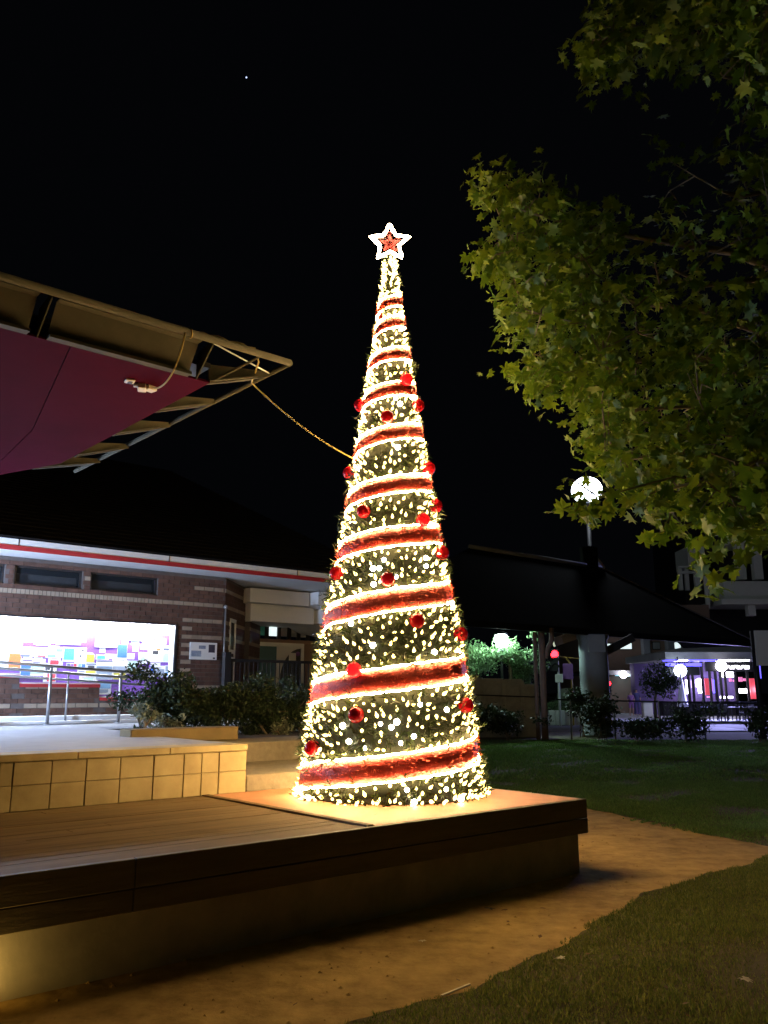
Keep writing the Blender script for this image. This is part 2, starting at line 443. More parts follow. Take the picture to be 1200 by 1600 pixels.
# ================================================================ BRICK BUILDING
VW = 16.1
bld = thing('brick_building', L(6.0, 16.1, PZ), 'brown and cream banded brick hall with white eaves and a red stripe', 'building')
rects = [(1, 5.05, 1.05, 1.98), (5.05, 6.55, 1.05, 1.82), (6.55, 8.12, 1.05, 1.57), (8.12, 9.2, 1.05, 4.12), (1, 8.12, 3.05, 3.62),
         (1, 3.3, 3.62, 3.98), (4.62, 4.79, 3.62, 3.98), (6.06, 6.21, 3.62, 3.98), (7.63, 8.12, 3.62, 3.98), (1, 8.12, 3.98, 4.12), (1, 3.5, 1.98, 3.05)]
b = MB()
for u0, u1, z0, z1 in rects: b.uvbox(u0, u1, VW, VW + .25, z0, z1)
wall = b.build('wall', M['mortar'], bld)
# chamfered corner walls
C0, C1 = (9.2, 16.1), (10.5, 17.4)
D0, D1 = (10.62, 17.36), (11.5, 18.3)
def wallseg(a, c, z0, z1, th, name, m, parent):
    pa, pc = L(*a), L(*c); d = (pc - pa).normalized(); n = Vector((-d.y, d.x, 0)) * th
    b = MB(); b.box8([pa + Vector((0, 0, z0)), pc + Vector((0, 0, z0)), pc + n + Vector((0, 0, z0)), pa + n + Vector((0, 0, z0)),
                      pa + Vector((0, 0, z1)), pc + Vector((0, 0, z1)), pc + n + Vector((0, 0, z1)), pa + n + Vector((0, 0, z1))])
    return b.build(name, m, parent)
wallseg(C0, C1, 1.05, 4.12, .25, 'corner_wall', M['mortar'], bld)
wallseg(D0, D1, 1.05, 3.44, .2, 'corner_wall', M['mortar'], bld)
# bricks: cream ones singly, red ones as one mass
CB, CH, BL = 3.84, .086, .235
cream_z = [CB - .344 * k for k in range(0, 9)]
red = MB(); ncream = 0
def brickbox(b, base, d, n, s0, s1, z0, z1, proud):
    p = [base + d * s + n * q + Vector((0, 0, z)) for z in (z0, z1) for s, q in ((s0, -proud), (s1, -proud), (s1, .02), (s0, .02))]
    b.box8(p)
def is_open(u, z):
    return not any(a + .02 <= u <= c - .02 and z0 <= z <= z1 for a, c, z0, z1 in rects)
def cream_here(u, zi, z):
    k = round((CB - z) / .344)
    if abs((CB - .344 * k) - z) > .03: return False
    if u > 8.34: return 0 <= k <= 3 or k >= 6
    if k == 1: return True
    if k == 0: return u < 4.8 or 6.05 < u < 6.22
    if k == 6: return 4.88 < u < 6.35
    if k == 7: return u < 7.4
    return False
for ci in range(37):
    z = CB - .344 * 8 + ci * .086
    z = CB + (ci - 33) * .086
    if z < 1.1 or z > 4.08: continue
    off = (ci % 2) * BL / 2
    u = 4.1 + off - BL
    while u < 9.2:
        ua, ub = max(u, 4.1), min(u + BL, 9.195); um = (ua + ub) / 2
        u += BL
        if ub - ua < .06: continue
        # rowlock course under the high windows
        if abs(z - (CB - .344)) < .03 and um < 7.75:
            n = int(round((ub - ua) / .085)); 
            for q in range(max(n, 1)):
                s0 = ua + (ub - ua) * q / n; s1 = ua + (ub - ua) * (q + 1) / n
                bb = MB(); brickbox(bb, L(0, VW), UVEC, VVEC, s0 + .004, s1 - .004, z - .045, z + .04, .022)
                bb.build('brick', M['cream'], wall); ncream += 1
            continue
        if is_open(um, z) or is_open(ua + .03, z) or is_open(ub - .03, z):
            # cut to what is solid
            while ua < ub - .05 and is_open(ua + .03, z): ua += .03
            while ub > ua + .05 and is_open(ub - .03, z): ub -= .03
            if ub - ua < .06 or is_open((ua + ub) / 2, z): continue
        vert = 8.30 < um < 8.42 and 1.9 < z < 3.2
        if cream_here(um, ci, z) or vert:
            bb = MB(); brickbox(bb, L(0, VW), UVEC, VVEC, ua + .005, ub - .005, z - .038, z + .038, .016)
            bb.build('brick', M['cream'], wall); ncream += 1
        else:
            brickbox(red, L(0, VW), UVEC, VVEC, ua + .005, ub - .005, z - .038, z + .038, .012 + rnd.uniform(-.003, .004))
for (a, c, zt) in ((C0, C1, 4.1), (D0, D1, 3.42)):
    pa, pc = L(*a), L(*c); d = (pc - pa); ln = d.length; d.normalize(); n = Vector((-d.y, d.x, 0))
    for ci in range(37):
        z = CB + (ci - 33) * .086
        if z < 1.2 or z > zt - .03: continue
        s = -(ci % 2) * BL / 2
        while s < ln:
            s0, s1 = max(s, 0), min(s + BL, ln); s += BL
            if s1 - s0 < .05: continue
            if a == C0 and .42 < (s0 + s1) / 2 < .98 and 1.7 < z < 3.3: continue
            k = round((CB - z) / .344)
            if abs(CB - .344 * k - z) < .03 and k <= 3 + (a == D0):
                bb = MB(); brickbox(bb, pa, d, n, s0 + .005, s1 - .005, z - .038, z + .038, .016); bb.build('brick', M['cream'], wall)
            else:
                brickbox(red, pa, d, n, s0 + .005, s1 - .005, z - .038, z + .038, .012)
tag(red.build('red_bricks', M['brick'], wall), kind='stuff')
# corner window
pa, pc = L(*C0), L(*C1); d = (pc - pa).normalized(); n = Vector((-d.y, d.x, 0))
wn = MB()
for s0, s1, z0, z1 in ((.45, .51, 1.72, 3.28), (.89, .95, 1.72, 3.28), (.51, .89, 3.2, 3.28), (.51, .89, 2.52, 2.6), (.51, .89, 2.36, 2.44), (.51, .89, 1.72, 1.8)):
    brickbox(wn, pa, d, n, s0, s1, z0, z1, .03)
wn = wn.build('window', M['white'], bld)
b = MB(); brickbox(b, pa, d, n, .51, .89, 1.8, 3.2, .008); b.build('pane', M['glass'], wn)
# high windows
for u0, u1 in ((3.3, 4.62), (4.79, 6.06), (6.21, 7.63)):
    b = MB(); z0, z1 = 3.62, 3.98
    for q in ((u0, u0 + .045, z0, z1), (u1 - .045, u1, z0, z1), (u0 + .045, u1 - .045, z0, z0 + .04), (u0 + .045, u1 - .045, z1 - .04, z1)):
        b.uvbox(q[0], q[1], VW + .05, VW + .11, q[2], q[3])
    wn = b.build('window', M['black'], bld)
    b = MB(); b.uvbox(u0 + .045, u1 - .045, VW + .075, VW + .085, z0 + .04, z1 - .04); b.build('pane', M['glass'], wn)
    b = MB(); b.uvbox(u0 + .05, u1 - .05, VW + .2, VW + .21, z0 + .05, z1 - .13); b.build('reflection_blind', M['grey'], wn)  # its grey imitates pale reflections in the high panes
# eaves
ev = MB(); ev.uvbox(-6, 13.4, 15.40, 15.45, 4.225, 4.34); fas = ev.build('fascia', M['white'], bld)
b = MB(); b.uvbox(-6, 13.4, 15.385, 15.45, 4.135, 4.222); b.build('red_stripe', M['red'], fas)
for u in (7.5, 10.6, 4.6):
    b = MB(); b.uvbox(u, u + .012, 15.392, 15.402, 4.2, 4.345); b.build('joint_cover', M['black'], fas)
b = MB(); P_ = [L(-6, 15.40, 4.134), L(13.4, 15.40, 4.134), L(13.4, 19.5, 4.10), L(-6, 19.5, 4.10)]
b.poly(P_, (0, 0, .03)); b.build('soffit', M['white'], bld)
# roof, low courses near the eave then plain slope
rf = MB(); 
for k in range(40):
    v0_, v1_ = 15.33 + k * .32, 15.33 + (k + 1) * .32 + .03; z0_, z1_ = 4.345 + k * .135, 4.345 + (k + 1) * .135
    rf.poly([L(-6, v0_, z0_ + .03), L(13.5, v0_, z0_ + .03), L(13.5, v1_, z1_ + .012), L(-6, v1_, z1_ + .012)], (0, 0, -.03))
rf.build('roof', M['roof'], bld)
# display case recess
case = thing('display_case', L(6.0, 16.1, 1.57), 'brightly lit glazed notice case set in the brick wall', 'notice board')
VB = VW + .27
b = MB(); b.uvbox(3.5, 8.12, VB, VB + .03, 1.5, 3.12); b.build('backing', M['purple'], case)
b = MB()
b.uvbox(3.5, 8.118, VW + .02, VB - .002, 3.02, 3.047); b.uvbox(8.085, 8.118, VW + .02, VB - .002, 1.60, 3.018)
b.uvbox(6.555, 8.083, VW + .02, VB - .002, 1.572, 1.598); b.uvbox(5.055, 6.552, VW + .02, VB - .002, 1.822, 1.85); b.uvbox(3.5, 5.05, VW + .02, VB - .002, 1.982, 2.01)
b.build('lining', M['white'], case)
b = MB()
b.uvbox(8.06, 8.116, VW - .03, VW + .015, 1.575, 3.045); b.uvbox(3.5, 8.058, VW - .03, VW + .015, 3.03, 3.06)
b.build('frame', M['black'], case)
b = MB(); b.uvbox(3.5, 5.05, VW - .03, VW + .015, 1.93, 1.985); b.uvbox(5.06, 6.55, VW - .03, VW + .015, 1.765, 1.825); b.uvbox(6.56, 8.05, VW - .03, VW + .015, 1.52, 1.575)
b.build('sill', M['red'], case)
b = MB(); b.uvbox(3.5, 5.054, VW, VW + .006, 1.99, 3.028); b.uvbox(5.056, 6.554, VW, VW + .006, 1.83, 3.028); b.uvbox(6.556, 8.058, VW, VW + .006, 1.58, 3.028)
b.build('glass_front', M['clear'], case)
for a, c in ((3.55, 4.95), (5.05, 6.45), (6.55, 7.95)):
    b = MB(); b.tube([L(a, VW + .12, 2.985), L(c, VW + .12, 2.985)], .016, 8); b.build('fluorescent_tube', M['tube'], case)

# notices pinned up in the case: (x0,y0,x1,y1, prints, label)
def poster(x0, y0, x1, y1, prints, label, paper='paper'):
    k = poster.k; poster.k += 1
    v = VB - .006 - .0035 * (k % 5)
    u0, zt = wv(x0, y0, v); u1, zb = wv(x1, y1, v); zt = wv((x0 + x1) / 2, (y0 - 1 + y0 + 1) / 2, v)[1]
    zb = zt - (zt - zb)
    b = MB(); mats = [M[paper]]
    b.uvbox(u0, u1, v, v + .003, zb, zt)
    for (a, t, c, q, col) in prints:
        key = 'ink_%s' % col
        if key not in M: M[key] = mat(key, INK[col], .7, .06, 5)
        if M[key] not in mats: mats.append(M[key])
        mi = mats.index(M[key])
        ua, uc = u0 + (u1 - u0) * a, u0 + (u1 - u0) * c
        za, zc = zt - (zt - zb) * q, zt - (zt - zb) * t
        b.uvbox(ua, uc, v - .0012, v - .0002, za, zc, mi)
    q = random.Random(k * 17 + 3)
    if paper == 'paper' and x1 - x0 < 60:
        for j in range(5):   # lines of print too small to read
            zz = zt - (zt - zb) * (.12 + .17 * j + q.uniform(0, .05)); ul = u0 + (u1 - u0) * q.uniform(.08, .3); ur = ul + (u1 - ul) * q.uniform(.3, .9)
            mk = M['ink_' + q.choice(['ink', 'grey', 'ink', 'sky'])] if q.random() < .8 else M['ink_red']
            if mk not in mats: mats.append(mk)
            b.uvbox(ul, ur, v - .0009, v - .0001, zz - .008, zz, mats.index(mk))
    o = b.build('poster', mats)
    tag(o, label, 'poster', 'notices pinned in the lit display case')
poster.k = 0
INK = dict(blue=(.05, .16, .55), teal=(.08, .5, .5), yellow=(.75, .5, .05), red=(.6, .04, .06), black=(.03, .03, .035), grey=(.25, .30, .38), pale=(.45, .65, .6),
           olive=(.4, .34, .03), green=(.15, .4, .25), orange=(.75, .18, .03), violet=(.3, .12, .5), sky=(.2, .4, .65), ink=(.12, .13, .22))
for key_ in ('ink', 'grey', 'sky', 'red'): M['ink_' + key_] = mat('ink_' + key_, INK[key_], .7, .06, 5)
T = lambda y, a=.1, c=.8, h=.035, col='ink': (a, y, c, y + h, col)
poster(-6, 980, 32, 1047, [(.55, .62, .98, .97, 'orange'), T(.2, .2, .6)], 'large white sheet with an orange wedge at the left edge of the case')
poster(33, 1011, 73, 1027, [T(.08, .1, .35, .08), T(.55, .3, .6, .1, 'grey'), (.0, .82, .35, .98, 'ink'), (.65, .85, .95, .98, 'red')], 'wide white notice with a dark bottom line, above the blue photo sheet')
poster(33, 1029, 69, 1056, [(.03, .38, .42, .98, 'blue'), T(.08, .05, .45, .07), T(.2, .5, .8, .06), (.45, .4, .95, .9, 'pale')], 'white sheet with a blue photo in its lower left half')
poster(58, 989, 78, 1009, [T(.15, .2, .6, .1), (.1, .5, .8, .62, 'ink'), T(.75, .2, .8)], 'small white notice with two dark lines, high on the purple backing')
poster(74, 1012, 98, 1028, [(.55, .1, .95, .4, 'sky'), (.05, .7, .55, .95, 'sky'), T(.3, .1, .4)], 'white leaflet with pale blue blocks, left of the teal poster')
poster(99, 1011, 117, 1034, [(.1, .08, .9, .88, 'teal')], 'teal poster with a white border')
poster(118, 1012, 134, 1036, [(.2, .2, .3, .28, 'black'), (.55, .12, .75, .22, 'black'), (.4, .5, .55, .62, 'black')], 'white poster with scattered black marks beside the yellow sheet')
poster(135, 1022, 147, 1035, [(.03, .03, .97, .97, 'yellow')], 'small plain yellow sheet')
poster(76, 1027, 94, 1042, [(.15, .3, .85, .75, 'red')], 'white card with a red picture, under the pale blue leaflet')
poster(69, 1040, 87, 1066, [(.3, .5, .95, .95, 'red'), (.1, .08, .5, .32, 'black')], 'white and crimson poster behind the front rail post')
poster(104, 1036, 120, 1045, [(.05, .1, .35, .9, 'ink'), (.4, .2, .65, .9, 'violet'), (.7, .1, .95, .9, 'red')], 'low strip notice in dark blue and red')
poster(122, 1036, 133, 1052, [(.05, .1, .4, .5, 'sky'), (.5, .1, .95, .45, 'blue'), T(.8, .1, .9, .08)], 'narrow leaflet with two blue squares')
poster(134, 1036, 150, 1058, [(.05, .04, .95, .12, 'ink'), (.2, .2, .8, .42, 'black'), (.05, .55, .95, .95, 'yellow')], 'poster with a black picture over a yellow panel')
poster(151, 1032, 175, 1062, [(.03, .02, .97, .08, 'ink'), (.03, .3, .97, .97, 'grey'), (.03, .3, .97, .5, 'sky')], 'grey blue landscape poster in the middle of the case')
poster(150, 1023, 170, 1031, [(.1, .25, .7, .85, 'teal')], 'short white strip with a teal patch')
poster(176, 1028, 197, 1050, [(.05, .6, .95, .97, 'grey'), T(.12, .3, .8, .06)], 'white sheet with a grey photo along its foot')
poster(184, 1007, 198, 1028, [(.02, .02, .98, .98, 'blue')], 'bright blue poster near the top of the backing')
poster(199, 1032, 214, 1053, [(.05, .05, .95, .95, 'pale'), T(.02, .05, .95, .03, 'black')], 'pale mint sheet with a thin dark top edge')
poster(177, 1051, 196, 1062, [(.02, .02, .98, .98, 'olive')], 'olive yellow strip low in the case')
poster(217, 1019, 229, 1038, [(.3, .3, .7, .75, 'pale')], 'narrow white notice framed by purple, left of the wide poster')
poster(232, 1002, 252, 1035, [(.35, .45, .75, .62, 'black'), T(.1, .1, .5, .04), (.6, .35, .9, .44, 'orange')], 'tall white poster with a round black emblem')
poster(254, 1010, 271, 1035, [(.1, .12, .9, .26, 'ink'), (.1, .5, .9, .95, 'pale')], 'white notice at the far right of the case')
poster(217, 1043, 233, 1057, [(.05, .3, .5, .9, 'sky'), T(.1, .1, .9, .08)], 'pale sheet with a sky blue photo low on the right')
poster(235, 1040, 257, 1058, [(.03, .03, .25, .6, 'blue'), (.3, .3, .97, .97, 'grey')], 'photo sheet with a blue corner just above the shrub')
poster(258, 1040, 271, 1058, [(.05, .05, .95, .5, 'grey'), (.05, .55, .95, .95, 'sky')], 'grey and blue sheet in the lower right corner of the case')
poster(151, 1065, 173, 1085, [(.05, .1, .95, .55, 'sky'), (.2, .6, .8, .85, 'grey')], 'bluish sheet hanging lowest in the case')
poster(124, 1056, 150, 1066, [(.3, .3, .8, .75, 'pale')], 'white strip at the foot of the middle section')
poster(88, 990, 126, 1008, [T(.6, .2, .7, .06, 'pale')], 'broad blank white sheet washed out by the tube light, left of centre')
poster(150, 985, 182, 1012, [(.25, .3, .35, .42, 'green')], 'white sheet with a small green mark, washed out by the tube light')
poster(200, 985, 226, 1002, [T(.5, .2, .7, .06, 'pale')], 'blank white sheet washed out by the tube light, right of centre')

# plain white sheets that fill the board behind the bigger notices
q = random.Random(41); taken = []
for row, y in enumerate((984, 996, 1009, 1021, 1034, 1046)):
    x = 36 + q.uniform(0, 6)
    while x < 268:
        w_ = q.uniform(9, 20); h_ = q.uniform(8, 12)
        if q.random() < .72 and x + w_ < 271:
            v = VB - .003; u0, zt = wv(x, y + q.uniform(-2, 2), v); u1 = wv(x + w_, y, v)[0]; zb = zt - h_ * .0113
            b = MB(); b.uvbox(u0, u1, v, v + .002, zb, zt); ms = [M['paper']]
            for j in range(3):
                mk = M['ink_' + q.choice(['ink', 'grey', 'sky'])]
                if mk not in ms: ms.append(mk)
                zz = zt - (zt - zb) * (.2 + .25 * j); b.uvbox(u0 + .02, u0 + .02 + (u1 - u0 - .04) * q.uniform(.3, .95), v - .0006, v - .0001, zz - .007, zz, ms.index(mk))
            b.build('notice', ms, case)
        x += w_ + q.uniform(1.5, 5)
# photo panel on the wall right of the case
sg = thing('information_sign', L(8.7, 16.05, 2.34), 'white information panel with a small photo on the banded brick wall', 'sign')
u0, u1, z0, z1 = 8.40, 9.03, 2.345, 2.70
b = MB(); b.uvbox(u0, u1, VW - .05, VW - .025, z0, z1); b.build('board', M['white'], sg)
b = MB(); b.uvbox(u0 + .03, u0 + .26, VW - .053, VW - .051, z0 + .06, z0 + .18); b.uvbox(u0 + .2, u0 + .36, VW - .053, VW - .051, z0 + .22, z0 + .29); b.build('photo', mat('ink_photo', INK['grey'], .6, .4, 30), sg)
b = MB(); b.uvbox(u1 - .2, u1 - .05, VW - .053, VW - .051, z0 + .15, z1 - .04); b.build('photo', mat('ink_dark', (.06, .05, .07), .6, .4, 20), sg)
b = MB(); b.uvbox(u1 - .09, u1 - .04, VW - .053, VW - .051, z0 + .02, z0 + .05); b.build('printed_mark', M['black'], sg)

# white stepped canopy over the entrance
en = thing('entrance_canopy', L(11.0, 17.2, 3.2), 'white stepped bulkhead above the glazed entrance door', 'canopy')
b = MB(); b.uvbox(10.35, 12.05, 16.95, 18.4, 3.74, 4.08); b.build('bulkhead', M['white'], en, bevel=.01)
b = MB(); b.uvbox(10.5, 12.35, 17.15, 18.4, 3.32, 3.737); b.build('bulkhead', M['white'], en, bevel=.01)
b = MB(); b.poly([L(12.07, 16.6, 4.08), L(12.07, 16.6, 3.78), L(12.4, 16.6, 3.70), L(12.4, 16.6, 3.35), L(12.75, 16.6, 3.2), L(13.35, 16.6, 3.12), L(13.35, 16.6, 4.08)], VVEC * 1.8)
b.build('fin_wall', M['white'], en)
# entrance
en2 = thing('entrance_door', L(12.1, 18.5, PZ), 'white framed double entrance door with teal glass and an arched dark pane', 'door')
VD = 18.5
ub, zb = 11.38, PZ
b = MB()
for q in ((11.38, 11.45, PZ, 2.93), (12.12, 12.24, PZ, 2.93), (12.88, 12.97, PZ, 2.93), (11.45, 12.12, 2.83, 2.93), (12.24, 12.88, 2.83, 2.93), (11.45, 12.12, PZ, PZ + .12), (12.24, 12.88, PZ, PZ + .12)):
    b.uvbox(q[0], q[1], VD - .06, VD - .002, q[2], q[3])
b.build('frame', M['white'], en2)
b = MB(); b.uvbox(11.45, 12.12, VD - .04, VD - .02, PZ + .12, 2.83); b.build('pane', mat('teal_glass', (.12, .22, .24), .15, .1, 3), en2)
b = MB()
arc = [L(12.24, VD - .045, PZ + .12), L(12.88, VD - .045, PZ + .12), L(12.88, VD - .045, 2.8)] + [L(12.88 - .64 * math.sin(t), VD - .045, 2.8 - .9 * (1 - math.cos(t))) for t in [PI / 2 * k / 8 for k in range(1, 9)]]
b.poly(arc, VVEC * .02); b.build('pane', M['glass'], en2)
b = MB(); b.uvbox(12.24, 12.88, VD - .02, VD - .004, PZ + .12, 2.83); b.build('panel', M['white'], en2)
b = MB(); b.uvbox(12.5, 12.72, VD - .052, VD - .048, 2.42, 2.68); b.build('notice', M['paper'], en2)
b = MB(); b.ball(L(12.78, VD - .05, 2.66), .06, 10, 6); b.build('sticker', M['purplecloth'], en2)
b = MB(); b.uvbox(10.9, 11.15, VD - .06, VD - .03, PZ + .4, 2.5); b.build('side_notice', M['paper'], en2)
b = MB()
for a, c, z0_, z1_ in ((10.2, 16.5, 2.935, 3.02), (10.2, 11.376, PZ - .1, 2.93), (12.975, 16.5, PZ - .1, 2.93), (10.2, 16.5, 3.40, 4.0)): b.uvbox(a, c, VD, VD + .2, z0_, z1_)
b.build('wall', M['brownwall'], bld)
fan = MB()
ups = [11.0, 11.4, 11.83, 12.2, 12.52, 12.82, 13.12]
for u in ups: fan.uvbox(u - .05, u + .05, VD - .03, VD + .05, 3.022, 3.398)
fan = fan.build('window', M['black'], bld)
cols = [M['ink_teal'], M['ink_teal'], M['litwin'], M['grey'], M['grey'], M['grey']]
for k in range(6):
    b = MB(); b.uvbox(ups[k] + .052, ups[k + 1] - .052, VD + .01, VD + .02, 3.1, 3.36); b.build('pane', cols[k], fan)
b = MB(); b.uvbox(13.35, 13.8, VD - .03, VD - .004, 2.0, 2.32)
tag(b.build('wall_notice', M['paper']), 'white notice on the brown wall right of the entrance door', 'sign')
b = MB(); b.tube([L(9.16, 15.98, 1.15), L(9.16, 15.98, 3.45)], .018, 8); b.ball(L(9.16, 15.98, 3.47), .045, 10, 6)
tag(b.build('slim_pole', M['steel'], smooth=True), 'slim grey pole with a round knob at the corner of the brick wall', 'pole')
# black balustrade before the entrance
bal = thing('balustrade', L(9.8, 15.65, PZ), 'black metal balustrade in front of the entrance, behind the shrubs', 'railing')
b = MB(); b.uvbox(9.02, 13.2, 15.63, 15.68, 2.30, 2.36); b.build('top_rail', M['black'], bal)
b = MB(); b.uvbox(9.02, 13.2, 15.64, 15.67, 1.28, 1.32); b.build('bottom_rail', M['black'], bal)
mesh_b = None
for k in range(38):
    u = 9.05 + k * .11
    if mesh_b is None:
        b = MB(); b.uvbox(u - .009, u + .009, 15.646, 15.664, 1.32, 2.30); o = b.build('baluster', M['black'], bal); mesh_b = o
    else:
        o = mesh_b.copy(); COL.objects.link(o); o.location = UVEC * (k * .11)
b = MB(); b.uvbox(8.98, 9.12, 15.60, 15.72, PZ, 2.50); b.build('post', M['black'], bal)
b = MB(); b.uvbox(11.2, 14.0, 14.6, 14.64, 1.98, 2.02); b.uvbox(11.2, 11.24, 14.6, 14.64, 1.13, 1.98); b.uvbox(12.6, 12.64, 14.6, 14.64, 1.13, 1.98)
tag(b.build('handrail', M['steel']), 'plain grey handrail between the shrubs and the entrance', 'railing')
# ================================================================ RAMP RAILS
def rail(name, v, posts, label, top0, top1, u0, u1, gap, pr, m):
    t = thing(name, L(posts[0], v, PZ), label, 'railing', 'ramp handrails')
    fz = lambda u: top0 + (top1 - top0) * (u - u0) / (u1 - u0)
    b = MB(); b.tube([L(u0, v, fz(u0)), L(u1, v, fz(u1))], .024, 10); b.build('top_rail', m, t, smooth=True)
    b = MB(); b.tube([L(u0, v - .05, fz(u0) - gap), L(u1, v - .05, fz(u1) - gap)], .021, 10); b.build('lower_rail', M['steel'], t, smooth=True)
    for u in posts:
        b = MB(); b.tube([L(u, v, PZ), L(u, v, fz(u) - .02)], pr, 10); po = b.build('post', m, t, smooth=True)
        b = MB(); b.lathe(L(u, v, PZ), [(.07, 0), (.07, .012), (.04, .02)], 12); b.build('base_plate', M['steel'], po)
        b = MB(); b.tube([L(u, v, fz(u) - gap), L(u, v - .05, fz(u) - gap)], .012, 6); b.build('bracket', M['steel'], po)
    return t
rail('handrail', 14.45, [3.75, 5.03, 6.25], 'front steel handrail on the terrace, before the lit case', 2.235, 1.99, 2.6, 7.0, .10, .027, M['steel'])
rail('handrail', 15.25, [5.62, 7.1], 'rear slim handrail between the front rail and the brick wall', 2.12, 1.92, 3.6, 7.2, .12, .018, M['steel'])
b = MB(); b.uvbox(2.0, 6.9, 14.62, 14.80, PZ, 1.20); b.uvbox(2.0, 7.0, 15.32, 15.48, PZ, 1.27)
tag(b.build('ramp_kerb', M['white'], bevel=.01), 'two pale kerbs of the ramp below the display case', 'kerb')

# ================================================================ STAGE CANOPY
cn = thing('canopy', L(3.7, 6.9, 4.6), 'maroon-lined stage canopy with a khaki steel edge frame, overhead at left', 'canopy')
ZT, ZS = 4.9, 4.6
b = MB(); b.tube([L(-6, 6.62, ZT), L(4.42, 6.62, ZT)], .034, 10); b.build('edge_tube', M['khaki'], cn, smooth=True)
b = MB(); b.tube([L(4.42, 6.62, ZT), L(4.36, 12.2, ZT)], .03, 10); b.build('edge_tube', M['khaki'], cn, smooth=True)
sof = [(-6, 6.93), (3.70, 6.93), (3.66, 10.8), (3.24, 11.94), (2.2, 12.6), (-6, 13.4)]
# soffit split at a panel joint
jx0, jx1 = (2.35, 6.93), (2.9, 9.6)
b = MB(); b.poly([L(*p, ZS) for p in [(2.356, 6.93), (3.70, 6.93), (3.66, 10.8), (3.24, 11.94), (3.1, 12.05), (2.906, 9.6)]], (0, 0, .02)); b.build('soffit_panel', M['maroon'], cn)
b = MB(); b.poly([L(*p, ZS + .001) for p in [(-6, 6.93), (2.345, 6.93), (2.895, 9.6), (3.09, 12.05), (2.2, 12.6), (-6, 13.4)]], (0, 0, .02)); b.build('soffit_panel', M['maroon'], cn)
b = MB(); b.poly([L(*p, ZS + .15) for p in sof], (0, 0, .05)); b.build('roof_sheet', M['black'], cn)
# channel beams along the front, in bays
for a, c in ((-5.9, -.75), (-.7, 1.98), (2.14, 3.46)):
    b = MB()
    b.poly([L(a, 6.91, ZS + .03), L(a, 6.922, ZS + .03), L(a, 6.752, ZS + .272), L(a, 6.74, ZS + .272)], UVEC * (c - a)); b.uvbox(a, c, 6.84, 6.928, ZS + .001, ZS + .028); b.uvbox(a, c, 6.66, 6.76, ZS + .274, ZS + .285)
    b.build('channel_beam', M['khaki'], cn)
for u in (-.72, 2.06, 3.55):
    b = MB(); P4 = [L(u, 6.93, ZS), L(u, 6.93, ZS + .26), L(u, 6.63, ZT), L(u, 6.63, ZT - .05)]
    b.poly(P4, UVEC * .012); b.build('bracket', M['khaki'], cn)
b = MB(); b.tube([L(3.55, 6.64, ZT - .02), L(4.38, 6.95, ZT - .02)], .008, 6); b.build('brace', M['steel'], cn)
b = MB(); b.tube([L(3.72, 6.95, ZS + .02), L(4.1, 6.64, ZT)], .012, 6); b.build('brace', M['khaki'], cn)
for v in (6.96, 8.05, 9.15, 10.35, 11.3):
    b = MB(); ue = 3.70 if v < 10.9 else 3.5
    b.poly([L(ue, v, ZS), L(ue, v, ZS + .2), L(4.39, v + .02, ZT + .01), L(4.39, v + .02, ZT - .05)], VVEC * .02)
    b.poly([L(ue, v - .06, ZS + .012), L(4.25, v - .02, ZT - .09), L(4.25, v + .14, ZT - .09), L(ue, v + .10, ZS + .012)], (0, 0, .012))
    b.build('bracket', M['khaki'], cn)
for u in (-2.0, ):
    b = MB(); b.tube([L(u, 12.2, PZ), L(u, 12.2, ZS + .1)], .09, 12); b.build('column', M['khaki'], cn, smooth=True)

# sockets taped to the soffit and the cord to the tree
px = thing('power_socket', gz(225, 600, ZS), 'ivory power socket and plugs fixed under the maroon canopy', 'socket')
def slab(c, w, d, h, a, name, m):
    b = MB(); c = Vector(c)
    e1 = Vector((math.cos(a), math.sin(a), 0)); e2 = Vector((-e1.y, e1.x, 0))
    b.box8([c + e1 * (sx * w) + e2 * (sy * d) + Vector((0, 0, z)) for z in (-h, 0) for sx, sy in ((-.5, -.5), (.5, -.5), (.5, .5), (-.5, .5))])
    return b.build(name, m, px, bevel=.006)
ZB = ZS - .001
o = slab(gz(203, 594, ZB), .09, .10, .02, .5, 'mounting_plate', M['ivory'])
slab(gz(203, 595, ZB) - Vector((0, 0, .021)), .045, .05, .004, .5, 'plate_opening', M['black'])
slab(gz(213, 600, ZB), .05, .05, .03, .3, 'plug', M['ivory'])
slab(gz(222, 602, ZB), .08, .13, .05, .25, 'socket_body', M['ivory'])
slab(gz(235, 604, ZB), .10, .09, .045, .9, 'adapter', M['ivory'])
def sag(a, b_, s, n=14):
    a, b_ = Vector(a), Vector(b_); return [a.lerp(b_, t / n) - Vector((0, 0, s * 4 * (t / n) * (1 - t / n))) for t in range(n + 1)]
tubeA = L(2.6, 6.62, ZT)
uo = wv(289, 524, 6.60)[0]
k0 = gz(241, 602, ZB) - Vector((0, 0, .03)); k1 = L(uo + .02, 6.74, 4.56); k2 = L(uo, 6.60, ZT - .03)
kc = (k0 + k1) / 2 + Vector((0, 0, -.10)); pts = [k0 * (1 - t) ** 3 + kc * 3 * t * (1 - t) ** 2 + k1 * 3 * t * t * (1 - t) + k2 * t ** 3 for t in [i / 14 for i in range(15)]]
coil = [L(uo + .02 + .10 * t / 10, 6.62 + .045 * math.cos(t * .9), ZT + .045 * math.sin(t * .9)) for t in range(9)]
along = [L(uo + .2 + (4.0 - uo - .2) * t / 8, 6.62 + .02 * math.sin(t * 2), ZT + .040) for t in range(9)]
edgep = L(4.40, 7.05, ZT - .04)
exit_ = gz(393, 598, ZT - .05)
endp = at(553, 717, 8.75)
pts = pts + coil + along + [L(4.1, 6.7, ZT - .05)] + [exit_] + sag(exit_, endp, .07, 16)[1:]
